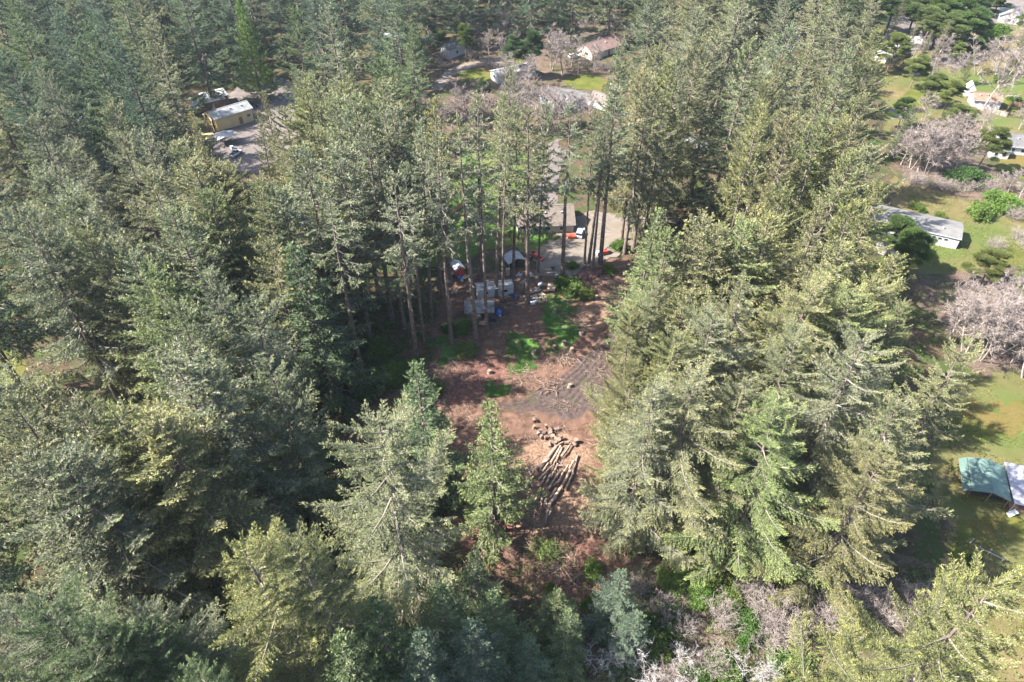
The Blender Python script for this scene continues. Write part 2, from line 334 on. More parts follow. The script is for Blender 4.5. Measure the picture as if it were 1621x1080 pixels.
def soil_zones(o):
    me = o.data; n = len(me.vertices); co = np.empty(n * 3, np.float32); me.vertices.foreach_get('co', co); co = co.reshape(-1, 3)
    X, Y = co[:, 0].astype(float), co[:, 1].astype(float)
    wob = (fbm(X / 2.5, Y / 2.5, 41, 5) - .5) * 5
    Z = {'churn': [[(790, 640), (845, 620), (885, 600), (915, 575), (940, 545), (975, 520), (1000, 540), (970, 600), (955, 650), (905, 665), (850, 655), (800, 655)], [(745, 505), (790, 478), (830, 478), (820, 495), (775, 520)]],
         'litter': [[(800, 708), (850, 690), (900, 692), (935, 705), (950, 760), (962, 830), (930, 850), (860, 852), (812, 835), (830, 770), (815, 730)], [(900, 486), (945, 470), (985, 475), (990, 500), (950, 525), (920, 520)]],
         'slash': [[(830, 870), (940, 850), (950, 900), (940, 950), (850, 945)], [(690, 590), (800, 560), (800, 610), (740, 640), (690, 650)], [(720, 780), (800, 760), (800, 900), (740, 900)]],
         'green': [[(856, 478), (880, 466), (906, 470), (905, 500), (918, 525), (905, 545), (890, 555), (868, 558), (880, 532), (855, 505)], [(805, 532), (830, 530), (852, 545), (850, 570), (835, 590), (812, 580), (822, 555)], [(772, 612), (800, 606), (806, 622), (778, 628)], [(690, 540), (720, 530), (730, 570), (700, 580)]]}
    for k, polys in Z.items():
        f = np.max([sdist(X, Y, gpoly(p)) for p in polys], 0) + wob * (.6 if k == 'green' else 1)
        a = me.attributes.new(k, 'FLOAT', 'POINT'); a.data.foreach_set('value', np.clip(f / 2.4 + .5, 0, 1).astype(np.float32))
    path = [at(*p) for p in ((795, 652), (850, 642), (900, 625), (932, 592), (955, 560), (990, 520), (1010, 480))]
    for (x0, y0) in ((0, 0),):
        d = np.full(n, 1e9); side = np.zeros(n)
        for a_, b_ in zip(path, path[1:]):
            ex, ey = b_.x - a_.x, b_.y - a_.y; t = np.clip(((X - a_.x) * ex + (Y - a_.y) * ey) / (ex * ex + ey * ey), 0, 1)
            dx, dy = X - a_.x - t * ex, Y - a_.y - t * ey; dd = np.hypot(dx, dy); m_ = dd < d; d = np.where(m_, dd, d); side = np.where(m_, np.sign(ex * dy - ey * dx), side)
        q = d * side + (fbm(X / 5, Y / 5, 77) - .5) * 1.2
        for c in (-2.6, -1.3, -.2, 1.1, 2.2, 3.3): co[:, 2] += -.16 * np.exp(-((q - c) / .26) ** 2) + .07 * np.exp(-((q - c - .5) / .25) ** 2)
    me.vertices.foreach_set('co', co.ravel()); me.update()
soil_zones(clr)
patch('gravel_yard', [(848, 436), (846, 405), (880, 378), (912, 345), (940, 335), (1000, 345), (1060, 330), (1070, 350), (1010, 392), (985, 408), (940, 422), (895, 440)], 0.31, M['gravel'], 0.4, 1.2, 3, seed=20)
patch('driveway', [(800, 345), (795, 318), (815, 306), (850, 300), (868, 265), (862, 238), (880, 222), (895, 240), (885, 285), (880, 330), (860, 348)], 0.12, M['lot'], 0.5, 1.0, 4, seed=21)
patch('lawn', [(630, 420), (650, 350), (690, 300), (740, 235), (790, 228), (825, 245), (830, 290), (800, 320), (820, 350), (866, 352), (878, 376), (846, 400), (800, 392), (760, 400), (700, 425)], 0.08, M['grass'], 0.5, 1.5, 4, seed=22)
patch('road', [(560, 345), (640, 340), (700, 335), (700, 352), (640, 360), (560, 368)], 0.16, M['road'], 0.5, 0.2, 4, seed=23)
patch('gravel_lane', [(680, 140), (705, 112), (740, 98), (800, 92), (800, 101), (748, 107), (715, 122), (700, 145)], 0.10, M['gravel'], 0.6, 0.5, 4, seed=24)
patch('road', [(862, 138), (905, 142), (975, 160), (985, 185), (930, 168), (872, 150)], 0.10, M['road'], 0.6, 0.4, 4, seed=25)
patch('lawn', [(712, 122), (745, 109), (792, 110), (786, 130), (745, 128)], 0.12, M['lawn'], 0.6, 1.2, 4, seed=26)
patch('lawn', [(882, 128), (935, 116), (965, 128), (950, 146), (915, 142)], 0.12, M['lawn'], 0.6, 1.2, 4, seed=27)
patch('lawn', [(890, 60), (935, 62), (925, 80), (885, 85)], 0.12, M['lawn'], 0.6, 1.2, 4, seed=28)
patch('lawn', [(795, 95), (830, 90), (835, 118), (800, 118)], 0.12, M['lawn'], 0.6, 1.2, 4, seed=28)
patch('lot_gravel', [(320, 270), (345, 215), (362, 150), (385, 122), (450, 122), (490, 160), (470, 225), (420, 275)], 0.05, M['lot'], 0.6, 1.5, 5, seed=29)
patch('lawn', [(1425, 150), (1450, 140), (1480, 150), (1470, 172), (1430, 175)], 0.10, M['lawn'], 0.6, 1.0, 4, seed=30)
patch('lawn', [(1575, 250), (1640, 240), (1640, 290), (1580, 275)], 0.10, M['lawn'], 0.6, 1.0, 4, seed=31)
patch('lawn', [(1570, 155), (1640, 145), (1640, 185), (1590, 175)], 0.10, M['lawn'], 0.6, 1.0, 4, seed=32)
patch('lawn', [(1540, 400), (1600, 380), (1640, 390), (1640, 425), (1560, 425)], 0.10, M['lawn'], 0.6, 1.0, 4, seed=33)
patch('lawn', [(1500, 660), (1560, 625), (1640, 630), (1640, 690), (1550, 700)], 0.10, M['lawn'], 0.5, 1.6, 4, seed=34, thin=0.45)
patch('lawn', [(1520, 820), (1600, 800), (1640, 840), (1600, 870), (1510, 880)], 0.10, M['lawn'], 0.5, 1.6, 4, seed=35, thin=0.45)
patch('driveway', [(1405, 30), (1500, 0), (1640, -15), (1640, 15), (1560, 45), (1480, 75), (1400, 100)], 0.10, M['lot'], 0.8, 1.0, 5, seed=36)
patch('driveway', [(1475, 80), (1530, 85), (1560, 100), (1520, 110), (1470, 98)], 0.12, M['lot'], 0.6, 0.8, 5, seed=37)
patch('driveway', [(1405, 175), (1440, 168), (1450, 185), (1410, 190)], 0.12, M['road'], 0.6, 0.4, 5, seed=38)
patch('lawn', [(-20, 555), (28, 552), (42, 585), (20, 605), (-20, 610)], 0.05, M['lawn'], 0.5, 1.2, 4, seed=39)

# ------------------------------------------------------------------ buildings
def house(name, label, cat, c, yaw, L, W, wh, rh, wall, roof, over=0.4, openings=(), rib=0, group=None, mono=False):
    """gable along local x; openings (side, u, z, w, h, kind): side f=-y, b=+y, l=-x, r=+x"""
    t = thing(name, label, cat, (c[0], c[1], float(hgt(c[0], c[1]))), yaw, group)
    w = MB(); l2, w2 = L / 2, W / 2
    r0 = wh if mono else wh + rh
    prof = [(-w2, -0.5), (w2, -0.5), (w2, wh + (rh if mono else 0)), (0, wh + rh * (0.5 if mono else 1)), (-w2, wh)]
    v = [(-l2, y, z) for y, z in prof] + [(l2, y, z) for y, z in prof]
    w.add(v, [(4, 3, 2, 1, 0), (5, 6, 7, 8, 9)] + [(i, (i + 1) % 5, (i + 1) % 5 + 5, i + 5) for i in range(5)])
    w.build('wall', wall, t)
    rf = MB()
    def slab(y0, z0, y1, z1, th=0.14):
        d = Vector((0, y1 - y0, z1 - z0)).normalized(); nrm = Vector((0, -d.z, d.y))
        if nrm.z < 0: nrm = -nrm
        a, b = Vector((0, y0, z0)) + nrm * 0.02, Vector((0, y1, z1)) + nrm * 0.02
        lx = l2 + over
        p = [(-lx, *a[1:]), (lx, *a[1:]), (lx, *b[1:]), (-lx, *b[1:])]
        q = [(x, y + nrm.y * th, z + nrm.z * th) for x, y, z in p]
        rf.add(p + q, [(3, 2, 1, 0), (4, 5, 6, 7), (0, 1, 5, 4), (1, 2, 6, 5), (2, 3, 7, 6), (3, 0, 4, 7)])
        if rib:
            k = int(2 * lx / rib)
            for i in range(k + 1):
                x = -lx + 0.06 + (2 * lx - 0.12) * i / k
                A = Vector((x, *a[1:])) + nrm * (th + 0.02); B = Vector((x, *b[1:])) + nrm * (th + 0.02)
                rf.bar(A, B, 0.07, 0.05)
    if mono:
        s = rh / W; slab(-w2 - over, wh - over * s, w2 + over, wh + rh + over * s)
    else:
        s = rh / w2
        slab(-w2 - over, wh - over * s, 0.04, wh + rh + 0.04 * s); slab(w2 + over, wh - over * s, 0.0, wh + rh)
    rf.build('roof', roof, t)
    if L > 7 and not mono:
        q = MB(); q.bar((-l2 - over, 0, wh + rh + 0.17), (l2 + over, 0, wh + rh + 0.17), 0.35, 0.10); q.build('ridge_cap', roof, t)
        for sy in (-1, 1):
            q = MB(); q.bar((-l2 - over, sy * (w2 + over + .05), wh - over * s + .02), (l2 + over, sy * (w2 + over + .05), wh - over * s + .02), 0.12, 0.14); q.build('gutter', M['white_paint'], t)
        for k_ in range(2 + int(L > 12)):
            xx = -l2 + L * (0.2 + 0.3 * k_); q = MB(); q.box((xx, -w2 * .45, wh + rh * .55 + .3), (.35, .35, .6)); q.box((xx, -w2 * .45, wh + rh * .55 + .62), (.5, .5, .06)); q.build('vent', M['grey_paint'], t)
    for side, u, z, ww, hh, kind in openings:
        o = MB(); p = MB(); th = 0.10
        if side in 'fb':
            sy = -1 if side == 'f' else 1; yy = sy * (w2 + th / 2 - 0.02)
            o.box((u, yy, z), (ww, th, hh)); p.box((u, sy * (w2 + th - 0.01), z), (ww - 0.25, 0.03, hh - 0.25))
        else:
            sx = -1 if side == 'l' else 1; xx = sx * (l2 + th / 2 - 0.02)
            o.box((xx, u, z), (th, ww, hh)); p.box((sx * (l2 + th - 0.01), u, z), (0.03, ww - 0.25, hh - 0.25))
        if kind == 'window':
            f = o.build('window', M['white_paint'], t); p.build('pane', M['glass'], f)
        elif kind == 'dark': o.build('doorway_shade', M['dark'], t)  # dark panel on the wall, painted as the shaded inside of an opening
        else: o.build('door', M[kind], t)
    return t
def corner_c(px, py, yaw, L, W, sx, sy):
    """centre of a footprint whose corner (sx, sy = ±1) stands at the pixel"""
    p = at(px, py); ca, sa = math.cos(yaw), math.sin(yaw)
    lx, ly = -sx * L / 2, -sy * W / 2
    return (p.x + lx * ca - ly * sa, p.y + lx * sa + ly * ca)

y = R(45)
house('garage', 'small white gabled garage with grey roof beside the gravel lane', 'garage', corner_c(711, 95, y, 9, 5.4, -1, -1), y, 9, 5.4, 3.4, 1.7, M['white'], M['roof_grey'], 0.3, [('l', 0, 1.5, 2.6, 2.6, 'white_paint'), ('f', 0, 1.8, 1.2, 1.2, 'window')])
y = R(30)
house('mobile_home', 'long white mobile home with pale roof behind bare trees', 'mobile home', corner_c(788, 134, y, 17, 5.5, -1, -1), y, 17, 5.5, 3.0, 0.7, M['white'], M['roof_pale'], 0.35, [('f', -5, 1.8, 1.4, 1.1, 'window'), ('f', 0, 1.3, 1, 2.1, 'cream'), ('f', 4, 1.8, 1.4, 1.1, 'window'), ('l', 0, 1.8, 1.6, 1.1, 'window')])
y = R(-47)
house('mobile_home', 'pale blue mobile home with grey shingle roof beside the asphalt road', 'mobile home', corner_c(899, 181, y, 14, 8, 1, -1), y, 14, 8, 2.7, 1.3, M['blue_white'], M['roof_grey'], 0.4, [('f', -3.5, 1.6, 1.5, 1.1, 'window'), ('f', 0.5, 1.2, 1, 2.1, 'white_paint'), ('f', 4, 1.6, 1.5, 1.1, 'window'), ('r', 0, 1.6, 1.4, 1.1, 'window')])
y = R(-42)
house('garage', 'white garage with tan roof between the road and spruces', 'garage', corner_c(961, 178, y, 8.5, 6.5, 1, -1), y, 8.5, 6.5, 2.8, 1.6, M['white'], M['roof_tan'], 0.35, [('f', -1.5, 1.25, 3.2, 2.3, 'white_paint'), ('f', 2.6, 1.1, 1, 2.1, 'cream')])
y = R(38)
house('house', 'cream house with wide reddish brown roof at far edge of clearing', 'house', corner_c(937, 97, y, 19, 9.5, -1, -1), y, 19, 9.5, 2.9, 2.2, M['cream'], M['roof_red'], 0.6, [('l', -1.5, 1.6, 1.6, 1.2, 'window'), ('l', 2, 1.6, 1.6, 1.2, 'window'), ('f', -5, 1.6, 1.8, 1.2, 'window'), ('f', 0, 1.2, 1.1, 2.2, 'brown')])
house('outbuilding', 'small outbuilding with salmon roof behind the red brown house', 'shed', at(948, 68)[:2], R(38), 11, 5, 2.6, 1.2, M['cream'], M['roof_red'], 0.3, [('l', 0, 1.2, 1.2, 2.1, 'brown')])
# barn lot
y = R(43)
bc = corner_c(346, 208, y, 13, 6.6, -1, -1)
barn = house('barn', 'yellow barn with pale metal roof and open timber gable end', 'barn', bc, y, 13, 6.6, 4.6, 1.3, M['yellow'], M['barn_roof'], 0.5, [('f', 2, 1.4, 1.2, 2.4, 'brown'), ('f', 5, 2.4, 1.4, 1.2, 'window'), ('l', 0.4, 1.9, 3.4, 3.4, 'dark')], rib=0.6)
for uy in (-3.3, -1.4, 0.6, 2.4, 3.3):
    q = MB(); q.box((-7.7, uy * .92, 2.1), (0.22, 0.22, 4.4)); q.build('post', M['yellow'], barn)
q = MB(); q.bar((-7.7, -3.4, 4.3), (-7.7, 0.02, 5.6), 0.25, 0.3); q.bar((-7.7, 3.4, 4.3), (-7.7, 0, 5.6), 0.25, 0.3); q.build('rafter', M['yellow'], barn)
q = MB(); q.box((-7.7, 0, 2.6), (0.2, 6.4, 0.25)); q.build('crossbeam', M['yellow'], barn)
y = R(36)
house('mobile_home', 'brown mobile home with blotched white roof under spruces behind the yellow barn', 'mobile home', corner_c(310, 180, y, 11, 4.2, -1, -1), y, 11, 4.2, 3.0, 0.5, M['brown'], M['white_paint'], 0.3, [('f', -2.5, 1.7, 1.3, 1.1, 'window'), ('f', 1, 1.2, 1, 2.1, 'cream'), ('l', 0, 1.7, 1.3, 1.1, 'window')])
house('shed', 'open white roofed shed joining the brown mobile home', 'shed', at(343, 165)[:2], y, 8, 5.0, 3.2, 0.6, M['brown'], M['white_paint'], 0.4, [('f', -1, 1.4, 3.6, 2.6, 'dark')], mono=True)
# central yard
y = R(4)
hc = (8.6, 160.5)
house('house', 'yellow house with pale pinkish roof beside the gravel yard', 'house', hc, y, 15, 10, 3.0, 2.6, M['cream'], M['roof_tan'], 0.5,
      [('r', -2.4, 1.4, 2.6, 2.3, 'yellow'), ('r', 2, 1.7, 1.4, 1.2, 'window'), ('f', -4.5, 1.5, 3.0, 2.5, 'white_paint'), ('f', 0.5, 1.7, 1.6, 1.2, 'window'), ('f', 4.5, 1.7, 1.6, 1.2, 'window')])
y = R(3)
sc_ = at(759, 500)
shed = house('shed', 'low shed with weathered corrugated metal roof among tall trunks', 'shed', (sc_.x, sc_.y + 0.9), y, 6.2, 4.2, 2.0, 0.9, M['brown'], M['old_metal'], 0.3, [('f', -0.9, 0.9, 1.2, 1.7, 'tan_board'), ('f', 1.2, 0.9, 1.5, 1.7, 'dark')], rib=0.32)
y = R(11)
p = at(783, 466)
house('trailer', 'white box trailer with grey side parked beyond the corrugated shed', 'trailer', (p.x, p.y), y, 8.6, 2.6, 2.7, 0.12, M['white'], M['roof_pale'], 0.08, [('f', -2.2, 1.7, 1.2, 0.9, 'window'), ('f', 0.5, 1.3, 0.8, 1.9, 'grey_paint'), ('f', 2.4, 1.7, 1.2, 0.9, 'window'), ('r', 0, 1.4, 2.2, 2.2, 'white_paint')])
p = at(725, 432)
house('shed', 'small red shed with white roof beside tall trunks on lawn', 'shed', (p.x, p.y), R(-62), 3.4, 2.3, 2.0, 0.8, M['red'], M['white_paint'], 0.12, [('r', 0, 1.0, 1.0, 1.8, 'red'), ('f', 0, 1.2, 0.8, 0.7, 'window')])
# right side
y = R(-27)
gc = corner_c(1512, 395, y, 22, 8.5, 1, -1)
house('garage', 'long white garage with pale flat gravel roof beyond the dark pine', 'garage', gc, y, 22, 8.5, 3.4, 0.8, M['white'], M['roof_gravel'], 0.25, [('f', 8.0, 2.35, 1.1, 0.75, 'window'), ('f', 6.6, 2.35, 1.1, 0.75, 'window'), ('f', 5.2, 2.35, 1.1, 0.75, 'window'), ('r', -1, 1.2, 1.1, 2.1, 'white_paint'), ('f', 0, 1.3, 3, 2.4, 'white_paint')])
p = at(1404, 398)
house('shed', 'low white roofed shed showing through the dark pine branches', 'shed', (p.x, p.y), R(-25), 6, 4.5, 2.4, 0.5, M['white'], M['roof_pale'], 0.2, [('f', 0, 1.1, 1.4, 2, 'grey_paint')])
y = R(-17)
c1 = corner_c(1582, 243, y, 20, 9, -1, -1)
house('house', 'white house with slate grey roof and dark windows beside green lawn', 'house', c1, y, 20, 9, 2.9, 2.0, M['white'], M['roof_grey'], 0.5, [('f', -7, 1.6, 1.5, 1.2, 'window'), ('f', -4, 1.6, 1.5, 1.2, 'window'), ('f', -1.2, 1.6, 1.6, 1.3, 'window'), ('f', 2, 1.2, 1.1, 2.2, 'white_paint'), ('l', 0, 1.6, 1.4, 1.2, 'window')])
p = at(1577, 247)
house('porch_room', 'small white room with two windows standing before the slate roofed house', 'annex', (p.x, p.y), R(-17), 5.0, 4.2, 2.6, 0.9, M['white'], M['roof_grey'], 0.25, [('f', -1.1, 1.5, 1.1, 1.2, 'window'), ('f', 1.1, 1.5, 1.1, 1.2, 'window')])
y = R(-14)
p = at(1562, 172)
house('shed', 'white shed with brown roof under the large bare alder', 'shed', (p.x, p.y + 3), y, 9, 6, 2.8, 1.6, M['white'], M['brown'], 0.3, [('f', -2.2, 1.1, 1.1, 2.1, 'white_paint'), ('f', 1.5, 1.5, 1.2, 1, 'window')])
p = at(1531, 150)
house('shed', 'narrow white garden shed next to the brown roofed shed', 'shed', (p.x, p.y), R(70), 4, 3, 2.6, 1.8, M['white'], M['white_paint'], 0.15, [('l', 0, 1.1, 1.1, 2, 'grey_paint')])
p = at(1444, 75)
house('house', 'house with bright white roof below dark evergreens', 'house', (p.x, p.y), R(-8), 10, 8, 3, 1.2, M['white'], M['roof_pale'], 0.4, [('f', -2, 1.6, 1.5, 1.2, 'window'), ('f', 2, 1.6, 1.5, 1.2, 'window')])
p = at(1408, 92)
house('house', 'narrow house with pale roof partly behind olive green spruces', 'house', (p.x, p.y), R(35), 16, 6, 2.8, 1.2, M['cream'], M['roof_pale'], 0.3, [('f', -2, 1.6, 1.5, 1.2, 'window'), ('l', 0, 1.6, 1.5, 1.2, 'window')])
p = at(1416, 66)
house('shed', 'dark blue roofed shed beside the bright white roof', 'shed', (p.x, p.y), R(-8), 7, 6, 2.6, 1.2, M['blue_white'], M['roof_grey'], 0.3, [('f', 0, 1.2, 1.2, 2.1, 'white_paint')])
p = at(1594, 32)
house('house', 'white house with blue grey gable roof by the far road', 'house', (p.x, p.y), R(62), 13, 8, 3.2, 2.2, M['white'], M['lilac_metal'], 0.4, [('l', 0, 1.6, 1.5, 1.2, 'window'), ('f', 0, 1.6, 1.5, 1.2, 'window')])
p = at(1447, 118)
house('shed', 'tiny white shed among grey shrubs near olive pine', 'shed', (p.x, p.y), R(20), 3, 2.4, 2, 0.8, M['white'], M['white_paint'], 0.15, [('f', 0, 0.9, 0.9, 1.7, 'grey_paint')])
p = at(1530, 14)
house('building', 'long grey building with flat roof behind trees by far road', 'building', (p.x, p.y + 6), R(-5), 26, 9, 3, 0.6, M['blue_white'], M['roof_gravel'], 0.3, [('f', u, 1.6, 1.6, 1.2, 'window') for u in (-9, -5, -1, 3, 7)])
p = at(622, 66)
house('mobile_home', 'cream mobile home glimpsed through dark spruces at back', 'mobile home', (p.x, p.y), R(5), 13, 5, 2.8, 0.5, M['cream'], M['roof_pale'], 0.3, [('f', -3, 1.6, 1.5, 1.1, 'window'), ('f', 2, 1.2, 1, 2.1, 'white_paint')])
p = at(685, 352)
house('house', 'grey roofed house half hidden behind tall bare trunked spruces', 'house', (p.x - 3, p.y + 3), R(15), 12, 8, 2.8, 1.8, M['cream'], M['roof_grey'], 0.4, [('f', -3, 1.6, 1.5, 1.1, 'window'), ('f', 2, 1.2, 1, 2.1, 'brown'), ('r', 0, 1.6, 1.5, 1.1, 'window')])
p = at(1082, 238)
house('house', 'house with pale grey roof showing between dense spruces', 'house', (p.x, p.y), R(10), 12, 8, 2.8, 1.6, M['white'], M['roof_gravel'], 0.4, [('f', -3, 1.6, 1.5, 1.1, 'window'), ('f', 2, 1.2, 1, 2.1, 'brown')])
# open green shed and its neighbour
y = R(-21)
gs = at(1558, 795); ca, sa = math.cos(y), math.sin(y)
g = thing('open_shed', 'open pole shed with ribbed green metal roof on mown grass', 'shed', gs, y)
g.scale = (.86, .86, .9)
Lg, Wg = 8.2, 6.6     # depth along y, width along x
def slabm(o, a, b, y0, y1, th=0.1, ribs=0.45):
    a = Vector((a[0], 0, a[1])); b = Vector((b[0], 0, b[1])); d = (b - a).normalized(); n = Vector((-d.z, 0, d.x))
    if n.z < 0: n = -n
    P = [(a.x, y0, a.z), (b.x, y0, b.z), (b.x, y1, b.z), (a.x, y1, a.z)]
    Q = [(x + n.x * th, yy, z + n.z * th) for x, yy, z in P]
    o.add(P + Q, [(3, 2, 1, 0), (4, 5, 6, 7), (0, 1, 5, 4), (1, 2, 6, 5), (2, 3, 7, 6), (3, 0, 4, 7)])
    if ribs:
        k = int((y1 - y0) / ribs)
        for i in range(k + 1):
            yy = y0 + 0.05 + (y1 - y0 - 0.1) * i / k
            o.bar((a.x + n.x * (th + .02), yy, a.z + n.z * (th + .02)), (b.x + n.x * (th + .02), yy, b.z + n.z * (th + .02)), 0.06, 0.05)
o = MB(); slabm(o, (-3.5, 2.7), (0.03, 3.55), -0.4, 8.6); o.build('roof_slope', M['green_metal'], g)
o = MB(); slabm(o, (3.6, 2.55), (0.0, 3.55), -0.4, 8.6); o.build('roof_slope', M['green_metal'], g)
o = MB(); slabm(o, (-4.7, 1.7), (-3.52, 2.66), -0.4, 8.6); o.build('lean_to_roof', M['green_metal'], g)
for x_, z_ in ((-4.55, 1.75), (-3.4, 2.6), (0, 3.4), (3.4, 2.5)):
    for yy in (0, 4.1, 8.2):
        if x_ == 0 and yy == 4.1: continue
        q = MB(); q.box((x_, yy, z_ / 2 - 0.2), (0.16, 0.16, z_ + 0.4)); q.build('post', M['brown'], g)
q = MB(); q.box((0, 8.25, 1.2), (6.6, 0.08, 2.4)); q.build('back_wall', M['brown'], g)  # back and side walls added to keep the open shed dark inside
q = MB(); q.box((3.42, 4.6, 1.1), (0.06, 7.2, 2.2)); q.build('added_side_wall', M['brown'], g)
q = MB(); q.box((-3.36, 4.6, 1.1), (0.06, 7.2, 2.2)); q.build('added_side_wall', M['brown'], g)
q = MB(); q.box((0, 1.6, 1.1), (6.5, 0.08, 2.2)); q.build('shade_sheet', M['dark'], g)  # added dark sheet, stands in for the shade under the roof
q = MB(); q.bar((-3.5, -0.3, 2.6), (0, -0.3, 3.45), 0.08, 0.2); q.bar((3.6, -0.3, 2.45), (0.02, -0.3, 3.45), 0.08, 0.2); q.build('fascia', M['greywood'], g)
p2 = Vector((gs.x + ca * 6.9 - sa * -0.6, gs.y + sa * 6.9 + ca * -0.6, gs.z))
sh = thing('metal_shed', 'shed with smooth lilac grey metal roof beside the green roofed one', 'shed', p2, R(-19))
o = MB(); slabm(o, (-3.5, 2.5), (3.6, 2.75), -0.2, 9.2, 0.1, 0.9); o.build('roof', M['lilac_metal'], sh)
for x_ in (-3.3, 3.3):
    for yy in (0, 4.5, 9):
        q = MB(); q.box((x_, yy, 1.1), (0.16, 0.16, 2.9)); q.build('post', M['greywood'], sh)
q = MB(); q.box((0, 4.6, 0.25), (6.4, 8.6, 0.5)); q.build('deck', M['brown'], sh)
q = MB(); q.box((0, 9.0, 1.3), (6.4, 0.08, 2.4)); q.build('back_wall', M['brown'], sh)
q = MB(); q.bar((-3.6, -0.9, 0.1), (-2.4, -0.2, 0.9), 0.9, 0.08); q.build('ramp', M['white_paint'], sh)

# ------------------------------------------------------------------ trees
def unit(a): return a / (np.linalg.norm(a, axis=-1, keepdims=True) + 1e-9)
def spray_tris(P, D, L, W, rng, flat=None):
    q = unit(rng.normal(size=D.shape))
    if flat is not None: q = unit(q * flat + np.array([0, 0, 1.]))
    s = unit(np.cross(D, q)) * (W / 2)[:, None]
    v = np.stack([P - s, P + s, P + D * L[:, None]], 1).reshape(-1, 3)
    return v
def tube_np(pts, rad, n=4):
    pts = np.asarray(pts, float); k = len(pts)
    d = unit(np.gradient(pts, axis=0)); ref = np.where(np.abs(d[:, 2:3]) > 0.9, np.array([[1., 0, 0]]), np.array([[0, 0, 1.]]))
    u = unit(np.cross(d, ref)); w = np.cross(d, u)
    a = np.arange(n) * 2 * np.pi / n
    v = pts[:, None] + (u[:, None] * np.cos(a)[None, :, None] + w[:, None] * np.sin(a)[None, :, None]) * np.asarray(rad)[:, None, None]
    i = np.arange(k * n).reshape(k, n); j = np.roll(i, -1, 1)
    t = np.concatenate([np.stack([i[:-1], j[:-1], j[1:]], -1).reshape(-1, 3), np.stack([i[:-1], j[1:], i[1:]], -1).reshape(-1, 3)])
    return v.reshape(-1, 3), t
class NPAcc:
    def __init__(s): s.v = []; s.t = []; s.m = []; s.n = 0
    def add(s, v, t, mi):
        s.v.append(v); s.t.append(t + s.n); s.m.append(np.full(len(t), mi)); s.n += len(v)
    def add_tris(s, v, mi): s.add(v, np.arange(len(v)).reshape(-1, 3), mi)
    def mesh(s, name, mats, smooth=False): return tri_mesh(name, np.concatenate(s.v), np.concatenate(s.t), mats, np.concatenate(s.m), smooth)

